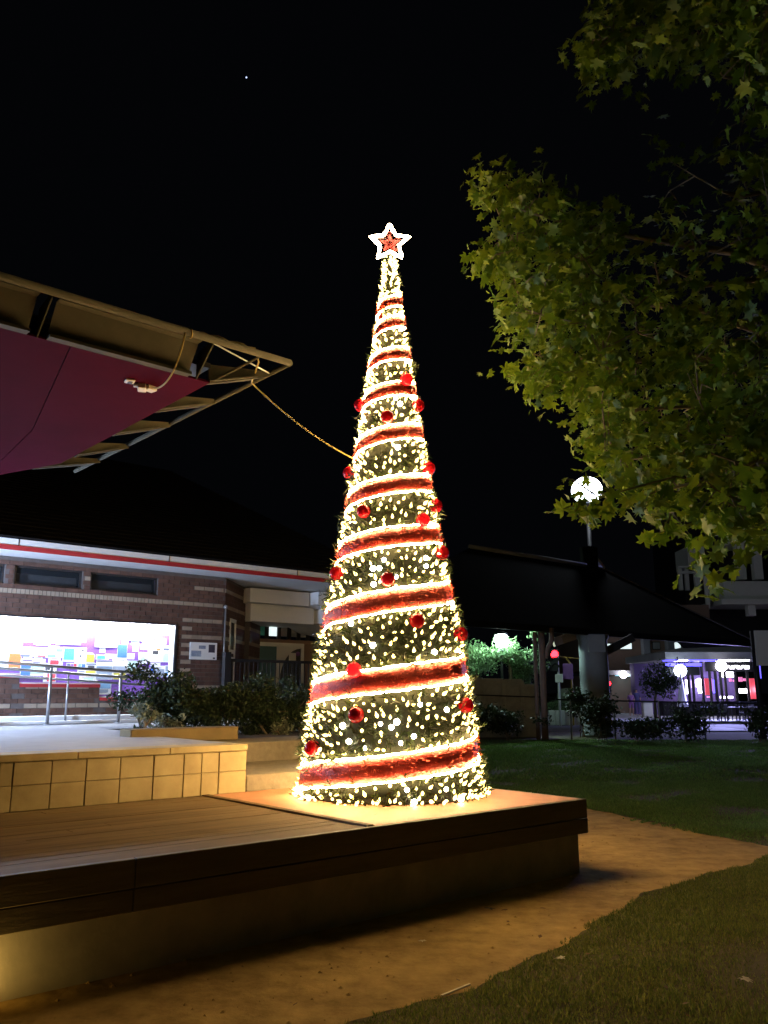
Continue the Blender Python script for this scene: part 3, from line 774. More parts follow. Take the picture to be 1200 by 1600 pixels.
b = MB(); b.tube(pts, .0085, 6)
tag(b.build('extension_cord', M['cord'], smooth=True), 'yellow extension cord strung from the canopy socket to the Christmas tree', 'cord')

# ================================================================ CHRISTMAS TREE
TX, TY = 0.07, 8.80
TZ = [.67, .85, 1.65, 2.4, 3.09, 3.64, 4.23, 4.77, 5.2, 5.6, 5.88, 6.33, 6.6]
TR = [.925, .875, .78, .655, .525, .43, .345, .262, .207, .14, .105, .062, .03]
def R(z): return interp(z, TZ, TR)
def cone(phi, z, off=0.0):
    r_ = R(z) + off; return Vector((TX + r_ * math.cos(phi), TY + r_ * math.sin(phi), z))
ct = thing('christmas_tree', (TX, TY, DZ + .006), 'tall cone-shaped artificial Christmas tree wound with red tinsel ribbon and warm lights', 'christmas tree')
b = MB(); b.lathe((TX, TY, 0), [(R(z) - .035 if R(z) > .07 else R(z) * .6, z) for z in [.69] + TZ[1:]], 40); b.build('net_cone', M['cone'], ct, smooth=True)
b = MB(); b.lathe((TX, TY, 0), [(.80, DZ + .007), (.80, DZ + .03), (.78, DZ + .03)], 40); b.build('base_ring', M['black'], ct)
# ribbon helix: heights at the left and right outline, turn by turn (from the picture rows)
def zrow(py): return at(610, py, TY).z
LR = [(1213, 1163), (1085, 1040), (972, 925), (870, 836), (789, 757), (707, 676), (633, 611), (576, 555), (523, 504), (488, 471)]
PH, ZH = [], []
for k, (l, rr) in enumerate(LR):
    PH += [-PI + 2 * PI * k, 2 * PI * k]; ZH += [zrow(l), zrow(rr)]
PH = [-PI - .8] + PH + [PH[-1] + 1.2]; ZH = [ZH[0] - .06] + ZH + [zrow(455)]
def zh(p): return interp(p, PH, ZH)
def hw(z): return interp(z, [.7, 2.4, 4.2, 6.2], [.110, .106, .085, .065])
NS = 90 * len(LR)
phs = np.linspace(PH[0], PH[-1], NS)
zsm = np.array([zh(p) for p in phs]); ker = np.ones(13) / 13
zsm = np.convolve(np.pad(zsm, 6, 'edge'), ker, 'valid')
b = MB(); cols_ = []
rw = random.Random(11)
vs = []
for p, z in zip(phs, zsm):
    h = hw(z)
    for q, off in ((-1, .012), (-.5, .035), (.5, .035), (1, .012)):
        vs.append(cone(p, z + q * h, off + rw.uniform(-.004, .004)))
fs = [(i * 4 + k, (i + 1) * 4 + k, (i + 1) * 4 + k + 1, i * 4 + k + 1) for i in range(NS - 1) for k in range(3)]
b.add(vs, fs); rib = b.build('tinsel_ribbon', M['tinsel'], ct, smooth=True)
# tinsel strands
V_, F_ = [], []
for i in range(28000):
    t = rw.random() ** .8
    j = int(t * (NS - 1)); j = NS - 1 - j if False else j
    p = phs[j] + rw.uniform(-.05, .05); z = float(zsm[j]); h = hw(z)
    # more strands low down where the band is longer
    if rw.random() > R(z) / .95 + .12: continue
    c = cone(p, z + rw.uniform(-1, 1) * h, .03)
    n = Vector((math.cos(p), math.sin(p), .15)); d = (n * rw.uniform(.3, 1) + Vector((rw.gauss(0, 1), rw.gauss(0, 1), rw.gauss(0, 1))) * .8).normalized()
    ln = rw.uniform(.02, .055); s = d.orthogonal().normalized() * .0036
    k = len(V_); V_ += [c - s, c + s, c + d * ln]; F_.append((k, k + 1, k + 2))
o = raw('tinsel_strands', V_, F_, M['strand'], rib); tag(o, kind='stuff')
# rope lights along both edges
for q in (-1, 1):
    pts, rs = [], []
    for p, z in zip(phs, zsm):
        h = hw(z) * 1.06
        pts.append(cone(p, z + q * h, .035 + rw.uniform(-.006, .006)) + Vector((0, 0, rw.uniform(-.006, .006))))
        rs.append(interp(z, [.7, 6.2], [.0098, .0068]) * rw.uniform(.75, 1.3))
    b = MB(); b.tube(pts, rs, 6); b.build('rope_light', M['rope'], ct)
# branch tufts
V_, F_ = [], []
def on_ribbon(p, z, m=1.0):
    k = math.floor((p - PH[0]) / (2 * PI))
    for t in range(0, len(LR) + 1):
        pp = p + 2 * PI * t
        if PH[0] <= pp <= PH[-1] and abs(zh(pp) - z) < hw(z) * 1.25 * m: return True
    return False
def rand_cone():
    while True:
        z = DZ + .02 + 5.9 * rw.random()
        if rw.random() < (R(z) + .03) / .95: return rw.uniform(-PI, PI), z
tufts = []
for i in range(5200):
    p, z = rand_cone()
    if on_ribbon(p, z, .8): continue
    tufts.append((p, z))
    n = Vector((math.cos(p), math.sin(p), 0)); t_ = Vector((-n.y, n.x, 0))
    base = cone(p, z, rw.uniform(-.05, .02))
    ax = (n * .8 + t_ * rw.gauss(0, .45) + Vector((0, 0, rw.gauss(-.05, .5)))).normalized()
    sz = .55 + .45 * min(1, R(z) / .5)
    ln = rw.uniform(.06, .12) * sz
    _, s1, s2 = basis(ax)
    for k in range(6):
        f_ = rw.uniform(.1, 1); c = base + ax * ln * f_; a = rw.uniform(0, 2 * PI)
        d = (ax * .6 + s1 * math.cos(a) + s2 * math.sin(a)).normalized(); l2 = rw.uniform(.05, .10) * sz
        w_ = d.cross(ax).normalized() * .0075
        q = len(V_); V_ += [c - w_, c + w_, c + d * l2]; F_.append((q, q + 1, q + 2))
o = raw('pine_tufts', V_, F_, M['needle'], ct); tag(o, kind='stuff')
# bulbs
bm_ = MB(); bm_.lathe((0, 0, 0), [(.005, -.024), (.0145, -.010), (.015, .002), (.007, .019), (.0012, .036)], 6)
proto = bm_.build('bulb', M['bulb']); bulb_me = proto.data; bpy.data.objects.remove(proto)
bm_ = MB(); bm_.ball((0, 0, 0), .026, 10, 6); proto = bm_.build('bulb', M['strobe']); strobe_me = proto.data; bpy.data.objects.remove(proto)
cand = []
grid = {}
def far_enough(p, z, dmin):
    c = cone(p, z)
    key = (int(c.x / .12), int(c.y / .12), int(c.z / .12))
    for dx in (-1, 0, 1):
        for dy in (-1, 0, 1):
            for dz in (-1, 0, 1):
                for q in grid.get((key[0] + dx, key[1] + dy, key[2] + dz), ()):
                    if (q - c).length < dmin: return False
    grid.setdefault(key, []).append(c); return True
tries = 0
while len(cand) < 1500 and tries < 90000:
    tries += 1
    p, z = rand_cone()
    if rw.random() < .3: z = min(z, DZ + rw.random() * .25) if rw.random() < .15 else z
    if on_ribbon(p, z, 1.05): continue
    if not far_enough(p, z, rw.choice([.05, .07, .09, .11]) * (.45 + .55 * min(1, R(z) / .5))): continue
    cand.append((p, z))
for i in range(60):   # lamps poking out over the floor line, and the crowded neck under the star
    cand.append((i / 60 * 2 * PI + rw.uniform(-.04, .04), DZ + rw.uniform(.025, .06)))
for i in range(55):
    cand.append((rw.uniform(-PI, PI), 6.02 + .52 * (i / 55)))
mats_ = []
for p, z in cand:
    off = rw.uniform(.015, .06) * (.5 + .5 * min(1, R(z) / .4))
    c = cone(p, z, off); n = Vector((math.cos(p), math.sin(p), rw.gauss(.9, .9))) + Vector((rw.gauss(0, .4), rw.gauss(0, .4), 0))
    n.normalize(); _, s1, s2 = basis(n)
    s = rw.uniform(.75, 1.15)
    mt = Matrix((( s1.x, s2.x, n.x, c.x), (s1.y, s2.y, n.y, c.y), (s1.z, s2.z, n.z, c.z), (0, 0, 0, 1))) @ Matrix.Scale(s, 4)
    face = -(math.cos(p) * (TX) + math.sin(p) * TY) / TY
    mats_.append((face, z, mt, c))
mats_.sort(key=lambda t: -(t[0] - .05 * t[1]))
V_, F_ = [], []
base_v = np.array([v.co[:] + (1,) for v in bulb_me.vertices]); base_f = []
for pl in bulb_me.polygons:
    vv = list(pl.vertices)
    for k in range(1, len(vv) - 1): base_f.append((vv[0], vv[k], vv[k + 1]))
base_f = np.array(base_f)
nv = 0; VV, FF = [], []
ns = 0
for i, (face, z, mt, c) in enumerate(mats_):
    if i < 300:
        if rw.random() < .08 and R(z) > .2:
            inst('bulb', strobe_me, ct, Matrix.Translation(mt.translation) @ Matrix.Scale(rw.uniform(.75, 1.15), 4))
        else: inst('bulb', bulb_me, ct, mt)
    else:
        A = np.array(mt); VV.append((base_v @ A.T)[:, :3]); FF.append(base_f + nv); nv += len(base_v)
tag(raw('small_bulbs', np.concatenate(VV), np.concatenate(FF), M['bulb'], ct), kind='stuff')

# star on top
sc_ = at(609, 379, TY - .06)
star = thing('star_topper', sc_, 'glowing five-pointed star with red tinsel filling on top of the Christmas tree', 'star')
def star_pts(ro, ri, y):
    out = []
    for k in range(10):
        a = PI / 2 + k * PI / 5; q = ro if k % 2 == 0 else ri
        out.append(Vector((sc_.x + q * math.cos(a), y, sc_.z + q * math.sin(a))))
    return out
b = MB(); sp = star_pts(.12, .055, sc_.y + .02)
b.add(sp + [Vector((sc_.x, sc_.y - .015, sc_.z)), Vector((sc_.x, sc_.y + .055, sc_.z))], [(i, (i + 1) % 10, 10) for i in range(10)] + [((i + 1) % 10, i, 11) for i in range(10)])
b.build('tinsel_filling', M['tinsel'], star)
V_, F_ = [], []
for i in range(260):
    a = rw.uniform(0, 2 * PI); q = .14 * math.sqrt(rw.random()) * (.65 + .35 * math.cos(5 * (a - PI / 2)))
    c = Vector((sc_.x + q * math.cos(a), sc_.y - .01, sc_.z + q * math.sin(a))); d = Vector((rw.gauss(0, 1), -abs(rw.gauss(0, .8)), rw.gauss(0, 1))).normalized()
    s = d.orthogonal().normalized() * .0028; k = len(V_); V_ += [c - s, c + s, c + d * .035]; F_.append((k, k + 1, k + 2))
tag(raw('tinsel_strands', V_, F_, M['tinsel'], star), kind='stuff')
for ro, ri in ((.235, .112),):
    sp = star_pts(ro, ri, sc_.y); pts, rs = [], []
    for i in range(10):
        for t in range(7):
            pts.append(sp[i].lerp(sp[(i + 1) % 10], t / 7) + Vector((rw.uniform(-.005, .005), rw.uniform(-.005, .005), rw.uniform(-.005, .005)))); rs.append(.0195 * rw.uniform(.75, 1.25))
    b = MB(); b.tube(pts + [pts[0]], rs + [rs[0]], 7); b.build('rope_light', M['starrope'], star)
b = MB(); b.tube([(TX, TY, 6.4), (TX, TY, sc_.z - .05)], .012, 8); b.build('mounting_rod', M['steel'], star)

# baubles
BA = [(635, 593, 'red bauble hanging at the upper right, topmost on the right of the Christmas tree'),
      (563, 633, 'red bauble highest on the left outline of the Christmas tree'),
      (605, 651, 'small red bauble mid tree just under the fourth ribbon turn from the top'),
      (653, 634, 'half hidden red bauble peeping round the upper right outline of the Christmas tree'),
      (546, 739, 'red bauble on the left outline, just below where the yellow cord meets the tree'),
      (670, 732, 'red bauble on the right outline, level with the yellow cord end'),
      (568, 799, 'red bauble in the dark band left of centre, midway up the tree'),
      (661, 812, 'red bauble touching the upper rope light right of centre, midway up the tree'),
      (681, 790, 'red bauble mostly hidden behind the right outline, midway up the tree'),
      (691, 864, 'red bauble on the right outline under the middle ribbon'),
      (526, 896, 'red bauble on the left outline in front of the white eaves'),
      (606, 905, 'red bauble at dead centre above the third ribbon from the bottom'),
      (652, 970, 'dark red bauble right of centre under the third ribbon from the bottom'),
      (720, 991, 'red bauble on the right outline next to the floodlit green tree'),
      (553, 1047, 'red bauble sitting on the second ribbon from the bottom, left of centre'),
      (556, 1117, 'red bauble left of centre between the two lowest ribbons'),
      (728, 1102, 'red bauble on the right outline in front of the concrete fence'),
      (488, 1169, 'red bauble low on the left outline, just above the lowest ribbon')]
def hit_cone(px_, py_, off):
    rr = ray(px_, py_); o = Vector((0, 0, CZ)); d = Vector(rr); best = None; bt = None
    for i in range(4000):
        y = 7.5 + 1.35 * i / 4000; t = y / d.y; P = o + d * t
        q = math.hypot(P.x - TX, P.y - TY) - R(P.z) - off
        if q <= 0: return P
        if best is None or q < best: best, bt = q, P
    return bt
for x, y, lb in BA:
    P = hit_cone(x, y, .055); rb = .074 * interp(y, [590, 1170], [.95, 1.02])
    bt = thing('bauble', P, lb, 'bauble', 'red baubles on the Christmas tree')
    b = MB(); b.ball(P, rb, 20, 14); b.build('ball', M['bauble'], bt, smooth=True)
    b = MB(); b.lathe(P + Vector((0, 0, rb - .004)), [(.016, 0), (.016, .016), (.006, .018), (.006, .026)], 10); b.build('cap', M['gold'], bt, smooth=True)
# ================================================================ LAMPS THE PLACE HAS
def lamp(kind, name, loc, energy, color, target=None, parent=None, **kw):
    ld = bpy.data.lights.new(name, kind); ld.energy = energy; ld.color = color
    for k, v_ in kw.items(): setattr(ld, k, v_)
    o = bpy.data.objects.new(name, ld); COL.objects.link(o)
    o.location = Vector(loc) - (world_loc(parent) if parent else Vector((0, 0, 0)))
    if parent: o.parent = parent
    if target is not None: o.rotation_euler = (Vector(target) - Vector(loc)).to_track_quat('-Z', 'Y').to_euler()
    return o
# globe lamp of the plaza, standing just left of the picture
gq = L(0.9, 13.7, 2.5)
et = thing('plaza_lamp', (gq.x, gq.y, PZ), 'globe bollard lamp on the plaza left of the handrails', 'street lamp')
b = MB(); b.tube([(gq.x, gq.y, PZ), (gq.x, gq.y, 2.32)], .05, 10); b.build('pole', M['grey'], et, smooth=True)
b = MB(); b.ball(gq, .2, 16, 12); b.build('globe', emis('plaza_globe', (.50, .66, 1.0), GLOBE), et, smooth=True)
hood = MB(); az0, az1 = math.radians(-78), math.radians(26); vs_, fs_ = [], []
for i in range(9):
    e = math.radians(3 + 87 * i / 8)
    for j in range(13):
        a = az0 + (az1 - az0) * j / 12; vs_.append(gq + Vector((math.cos(e) * math.cos(a), math.cos(e) * math.sin(a), math.sin(e))) * .25)
for i in range(8):
    for j in range(12): fs_.append((i * 13 + j, i * 13 + j + 1, (i + 1) * 13 + j + 1, (i + 1) * 13 + j))
hood.add(vs_, fs_); hood.build('light_block_hood', M['black'], et)  # added unseen shell, blocks the lamp's light towards the plane tree crown
# amber spotlight at the foot of the stage wall
gs = thing('garden_spotlight', L(1.50, 5.08, 0), 'small amber spotlight at the foot of the stage wall, lower left corner', 'lamp')
b = MB(); b.lathe(L(1.40, 5.12, 0), [(.03, 0), (.03, .03), (.055, .04), (.06, .09), (.05, .092)], 14); b.build('housing', M['black'], gs, smooth=True)
b = MB(); b.lathe(L(1.40, 5.12, .093), [(.046, 0), (.046, .003)], 14); b.build('lens', emis('amber_lens', (1, .62, .12), 6), gs)
lamp('SPOT', 'spot_lamp', L(1.40, 5.12, .12), SPOT_W, (1.0, .60, .13), L(1.60, 5.235, .24), gs, spot_size=math.radians(140), spot_blend=.9, shadow_soft_size=.03)

# ================================================================ PLANE TREE overhead at right
pt = thing('plane_tree', (5.3, 6.9, 0), 'leafy plane tree reaching in from the right, lit yellow by the Christmas tree', 'tree')
rt = random.Random(21)
b = MB(); b.tube([(5.3, 6.9, -.1), (5.32, 6.9, .5), (5.28, 6.95, 1.6), (5.35, 7.0, 3.0), (5.3, 7.0, 4.6), (5.2, 6.9, 6.6), (5.1, 6.8, 9)], [.30, .22, .19, .18, .16, .11, .05], 14); b.build('trunk', M['bark'], pt, smooth=True)
CROWN = [(735, 272), (790, 284), (848, 284), (885, 330), (915, 345), (960, 300), (1010, 250), (960, 150), (915, 95), (925, 40), (945, -30), (1270, -40), (1270, 820), (1215, 815), (1170, 820), (1150, 850),
         (1115, 870), (1100, 825), (1075, 805), (1020, 806), (985, 780), (960, 745), (920, 700), (905, 650), (880, 605), (838, 622), (800, 600), (835, 560), (800, 535), (785, 500), (790, 470), (745, 415), (755, 385), (785, 350), (745, 300)]
def crown_y(px_, py_):
    return 8.0 - max(0, px_ - 740) / 470 * 2.1 - max(0, py_ - 640) / 280 * .8 - max(0, 220 - py_) / 220 * .6
clusters = []
while len(clusters) < 1250:
    x = rt.uniform(725, 1270); y = rt.uniform(-40, 915)
    if not inpoly(x, y, CROWN): continue
    gap = 920 < x < 1130 and 130 < y < 330
    if gap and rt.random() < .8: continue
    if x > 960 and rt.random() < (.78 if 90 < y < 500 else .42 if y > 500 else .3): continue
    Y_ = crown_y(x, y) + rt.uniform(-1.0, 1.1) * (1 if x > 800 else .6)
    clusters.append((at(x, y, Y_), 7))
# outermost sprays along the outline
for x, y in [(740, 268), (765, 285), (790, 275), (830, 270), (760, 300), (745, 400), (760, 430), (775, 470), (750, 385), (795, 545), (790, 590), (830, 628), (865, 620), (895, 690), (910, 705),
             (935, 30), (915, 75), (905, 92), (945, 110), (990, 100), (1025, 840), (1050, 828), (1100, 860), (1120, 905), (1118, 880), (1108, 912), (1080, 838), (1150, 865), (1180, 830), (1195, 800)]:
    clusters.append((at(x, y, crown_y(x, y) + rt.uniform(-.2, .2)), 6))
# the low spray in front of the globe lamp
for x, y in [(880, 795), (898, 800), (918, 805), (938, 800), (955, 793), (968, 780), (985, 765), (1000, 745), (960, 762), (975, 745), (1010, 770), (886, 748)]:
    clusters.append((at(x, y, 5.55 + rt.uniform(-.1, .1)), 4 if x > 930 else 3))
# limbs and twigs
def limb(a, c, r0, r1, name='branch', wob=.12, n=8, mr=None):
    a, c = Vector(a), Vector(c); pts = []
    for i in range(n + 1):
        t = i / n; q = a.lerp(c, t) + Vector((0, 0, .25 * math.sin(PI * t) * (c - a).length * .25))
        if 0 < i < n: q += Vector((rt.uniform(-wob, wob), rt.uniform(-wob, wob), rt.uniform(-wob, wob)))
        pts.append(q)
    b = MB(); b.tube(pts, [r0 + (r1 - r0) * i / n for i in range(n + 1)], 7)
    if mr is not None: mr.v, mr.f, mr.mi = mr.v, mr.f, mr.mi
    return pts, b
hubs = []
for (x, y), z0 in zip([(820, 330), (850, 450), (900, 560), (1000, 640), (1060, 760), (960, 720), (1050, 420), (1000, 60), (1130, 120), (1130, 300), (1150, 560), (1180, 720)], [4.4, 4.0, 3.6, 3.2, 2.9, 3.0, 4.6, 7.0, 7.3, 6.4, 4.2, 3.0]):
    tgt = at(x, y, crown_y(x, y)); pts, b = limb((5.28, 6.95, z0), tgt, .06, .012)
    b.build('branch', M['bark'], pt, smooth=True); hubs += pts[3:]
tw = MB()
for c, n_ in clusters:
    if rt.random() < .55:
        h = min(hubs, key=lambda q: (q - c).length)
        k = len(hubs); mid = h.lerp(c, .5) + Vector((rt.uniform(-.06, .06), rt.uniform(-.06, .06), rt.uniform(0, .1)))
        if (h - c).length < 1.6: tw.tube([h, mid, c], [.008, .006, .003], 4, cap=False); hubs.append(mid)
tag(tw.build('twigs', M['bark'], pt), kind='stuff')
def leaf_mesh(seed):
    q = random.Random(seed)
    spec = [(-90, .12), (-62, .52), (-38, .80), (-20, .50), (8, .92), (30, .52), (62, .98), (78, .66), (90, 1.12), (102, .66), (118, .98), (150, .52), (172, .92), (200, .50), (218, .80), (242, .52)]
    vs = [(0, 0, 0)]
    for a, r_ in spec:
        r_ *= q.uniform(.9, 1.1); a = math.radians(a)
        x, y = r_ * math.cos(a), r_ * math.sin(a)
        vs.append((x, y, -.28 * r_ * r_ + .30 * abs(x) + q.uniform(-.09, .09)))
    n = len(spec)
    return np.array(vs), [(0, 1 + i, 1 + (i + 1) % n) for i in range(n)]
LM = [leaf_mesh(s) for s in (1, 2, 3)]
leaf_me = []
for vs, fs in LM:
    me = bpy.data.meshes.new('leaf'); me.from_pydata([tuple(v_) for v_ in vs], [], fs); me.materials.append(M['leaf']); leaf_me.append(me)
leaves = []
for c, n_ in clusters:
    sp_ = .085 if n_ > 4 else .045
    for k in range(n_):
        p = c + Vector((rt.gauss(0, sp_), rt.gauss(0, .11), rt.gauss(0, sp_)))
        nrm = Vector((rt.gauss(-.25, .6), rt.gauss(-.25, .6), rt.gauss(.45, .6))).normalized()
        d, s1, s2 = basis(nrm); a = rt.uniform(0, 2 * PI)
        e1 = s1 * math.cos(a) + s2 * math.sin(a); e2 = nrm.cross(e1)
        s = rt.choice([.034, .045, .055, .065, .075, .088]) * rt.uniform(.9, 1.12)
        leaves.append((p, Matrix(((e1.x * s, e2.x * s, nrm.x * s, p.x), (e1.y * s, e2.y * s, nrm.y * s, p.y), (e1.z * s, e2.z * s, nrm.z * s, p.z), (0, 0, 0, 1))), s))
for x, y, s in [(880, 796, .085), (902, 800, .09), (922, 803, .09), (944, 793, .08), (958, 776, .075), (896, 776, .035), (910, 782, .05), (930, 786, .05), (893, 756, .028), (972, 758, .07), (984, 742, .07), (938, 770, .03)]:
    p = at(x, y, 5.4 + rt.uniform(-.15, .15)); nrm = Vector((rt.gauss(-.3, .3), -1, rt.gauss(.1, .3))).normalized(); d, s1, s2 = basis(nrm); a = rt.uniform(-.8, .8) + (PI if rt.random() < .6 else 0)
    e1 = s1 * math.cos(a) + s2 * math.sin(a); e2 = nrm.cross(e1)
    leaves.append((p, Matrix(((e1.x * s, e2.x * s, nrm.x * s, p.x), (e1.y * s, e2.y * s, nrm.y * s, p.y), (e1.z * s, e2.z * s, nrm.z * s, p.z), (0, 0, 0, 1))), s))
LXM = Vector((TX, TY, 2.5))
def leafscore(t):
    p, m_, s = t; d = p.y * cP + (p.z - CZ) * sP; x = 600 + F * p.x / d
    y = 800 - F * (-p.y * sP + (p.z - CZ) * cP) / d
    if not (0 < x < 1195 and 0 < y < 1600): return 9e9
    return d / s * .01 + (p - LXM).length * .45 
leaves.sort(key=leafscore)
VV, FF, nv = [], [], 0
for i, (p, m_, s) in enumerate(leaves):
    k = rt.randrange(3)
    if i < 300: inst('leaf', leaf_me[k], pt, m_)
    else:
        vs, fs = LM[k]; A = np.array(m_); VV.append((np.c_[vs, np.ones(len(vs))] @ A.T)[:, :3]); FF.append(np.array(fs) + nv); nv += len(vs)
tag(raw('foliage', np.concatenate(VV), np.concatenate(FF), M['leaf'], pt), kind='stuff')

# ================================================================ SHRUBS by the terrace
def leafcloud(center, rad, n, s, seed, shell=.55):
    q = random.Random(seed); V_, F_ = [], []
    lumps = [Vector((q.gauss(0, .42), q.gauss(0, .42), q.gauss(0, .36))) for _ in range(22)]
    for i in range(n):
        l = lumps[q.randrange(len(lumps))]
        d = Vector((q.gauss(0, 1), q.gauss(0, 1), q.gauss(0, 1))).normalized() * q.uniform(.1, 1) ** .6 * .42
        e = l + d
        p = Vector((center[0] + e.x * rad[0], center[1] + e.y * rad[1], max(center[2] + e.z * rad[2], .03 + center[2] - rad[2])))
        nn = (d + Vector((q.gauss(0, .5), q.gauss(0, .5), q.gauss(.3, .5)))).normalized(); _, s1, s2 = basis(nn); a = q.uniform(0, 2 * PI)
        e1 = (s1 * math.cos(a) + s2 * math.sin(a)); e2 = nn.cross(e1); k = len(V_); z = s * q.uniform(.6, 1.3)
        V_ += [p - e1 * z, p + e2 * z * .42 + nn * z * .1, p + e1 * z, p - e2 * z * .42 + nn * z * .1]; F_.append((k, k + 1, k + 2, k + 3))
    return V_, F_
def shrub(c, rad, n, s, seed, label, m='bush', name='shrub', group='shrubs beside the terrace', stems=5, zb=None):
    zb = c[2] - rad[2] if zb is None else zb
    t = thing(name, (c[0], c[1], zb), label, 'shrub', group)
    tag(raw('foliage', *leafcloud(c, rad, n, s, seed), M[m], t), kind='stuff')
    b = MB(); q = random.Random(seed)
    for k in range(stems):
        e = Vector((c[0] + q.gauss(0, .5) * rad[0], c[1] + q.gauss(0, .5) * rad[1], c[2] + q.uniform(-.1, .6) * rad[2]))
        b.tube([(c[0] + q.gauss(0, .1), c[1] + q.gauss(0, .1), zb - .02), Vector(c).lerp(e, .5), e], [.02, .014, .006], 5, cap=False)
    b.build('stem', M['bark'], t); return t
def shr_uv(x, y, v): u, z = wv(x, y, v); return L(u, v, z)
p1 = shr_uv(262, 1098, 11.5); shrub(p1, (.66, .5, .44), 9000, .035, 31, 'dark shrub with pale lit leaves, in front of the right end of the display case', zb=1.06)
p2 = shr_uv(335, 1096, 11.4); shrub(p2, (.72, .5, .46), 9000, .033, 32, 'large dark rounded shrub behind the low ochre wall', zb=1.06)
p3 = shr_uv(408, 1112, 11.2); shrub(p3, (.52, .5, .45), 7500, .033, 33, 'dark shrub before the balustrade and the entrance door', zb=1.06)
p4 = shr_uv(458, 1116, 11.3); shrub(p4, (.42, .4, .36), 5500, .033, 34, 'dark shrub low between the entrance door and the Christmas tree', zb=1.06)
p5 = shr_uv(482, 1104, 11.6); shrub(p5, (.40, .4, .42), 3800, .033, 35, 'dark shrub half hidden behind the left side of the Christmas tree', zb=1.06)
for i, (x, y, lb) in enumerate([(226, 1118, 'pale leaved plant low at the left end of the dark shrubs'), (262, 1130, 'pale leaved plant at the left end of the low ochre wall'), (440, 1142, 'small pale plant at the bed edge beside the Christmas tree')]):
    p = shr_uv(x, y, 10.75); shrub(p, (.20, .16, .16), 260, .04, 40 + i, lb, 'pale_leaf', 'small_plant', 'pale plants at the foot of the shrubs', 3, zb=1.06)

# ================================================================ RIGHT BACKGROUND
# big dark roofed pavilion
pv = thing('pavilion', L(30, 22, 0), 'large dark hipped pavilion roof on columns across the lawn', 'pavilion')
E0, E1, W0, W1 = 15.5, 41.5, 20.0, 24.0
ZE, ZR = 4.08, 7.58
rA, rB = (25.2, 24.0), (34.6, 24.0)
b = MB()
b.poly([L(E0, W0, ZE), L(E1, W0, ZE), L(*rB, ZR), L(*rA, ZR)], (0, 0, -.12)); b.build('roof', M['roof'], pv)
b = MB(); b.poly([L(E1, W0, ZE - .02), L(E1, W1, ZE - .02), L(rB[0], rB[1], ZR - .02)], (0, 0, -.1)); b.build('roof_end', M['roof'], pv)
b = MB(); b.uvbox(E0, E1, W0 - .12, W0 - .01, ZE - .22, ZE + .02); b.build('gutter', M['black'], pv)
b = MB(); b.tube([L(*rA, ZR + .06), L(*rB, ZR + .06)], .10, 12); b.build('ridge_cap', M['grey'], pv, smooth=True)
b = MB(); b.beam(L(*rB, ZR + .03), L(E1, W0, ZE + .04), .10, .05); b.build('hip_cap', M['fascia'], pv)
b = MB(); b.beam(L(*rB, ZR + .05), L(rB[0] - .75, rB[1], ZR + .55), .24, .14); b.build('ridge_flashing', M['white'], pv)
b = MB(); b.uvbox(rB[0] - 1.4, rB[0] - .8, rB[1] - .3, rB[1] + .3, ZR - .3, ZR + .95); b.build('roof_vent', M['roof'], pv)
for x in (841, 852):
    c = at(x, 1150, 31.2); r_ = .07 if x == 841 else .12
    b = MB(); b.tube([(c.x, c.y, 0), (c.x, c.y, 3.85)], r_, 12); b.build('post', M['brownwall'], pv, smooth=True)
c = at(852, 1000, 31.2)
b = MB(); b.tube([(c.x, c.y, 2.9), (c.x + .06, c.y, 3.2), (c.x + .22, c.y, 3.5), (c.x + .25, c.y, 4.0)], .09, 8); b.build('downpipe', M['brownwall'], pv, smooth=True)
c = at(931, 1100, 33.5)
b = MB(); b.lathe((c.x, c.y, 0), [(.60, 0), (.60, .1), (.57, .12), (.55, 3.7), (.62, 3.75), (.62, 3.9)], 24); b.build('column', M['bluegrey'], pv, smooth=True)
b = MB(); b.xbox(c.x - .35, c.x + .3, c.y - .75, c.y - .6, 3.2, 3.85); b.build('bracket', M['grey'], pv)
b = MB(); b.beam((c.x - 1.5, c.y + .3, 3.62), (c.x - .2, c.y + .3, 4.05), .4, .35); b.build('brace', M['brownwall'], pv)
b = MB(); b.beam((c.x + .4, c.y, 3.2), (c.x + 1.6, c.y, 3.8), .3, .3); b.build('brace', M['black'], pv)
# globe lamp behind the pavilion roof
gp = at(917, 766, 46.5)
gl = thing('street_lamp', (gp.x, gp.y, 0), 'tall lamp post with a large glowing white globe, seen past the plane leaves', 'street lamp')
b = MB(); b.ball(gp, .86, 24, 16, sz=.88); b.build('globe', M['globe'], gl, smooth=True)
b = MB(); b.tube([(gp.x, gp.y, 0), (gp.x, gp.y, gp.z - .7)], [.16, .11], 10); b.build('pole', M['black'], gl, smooth=True)
b = MB(); b.lathe((gp.x, gp.y, gp.z - .86), [(.14, 0), (.26, .06), (.32, .14)], 14); b.build('collar', M['grey'], gl, smooth=True)
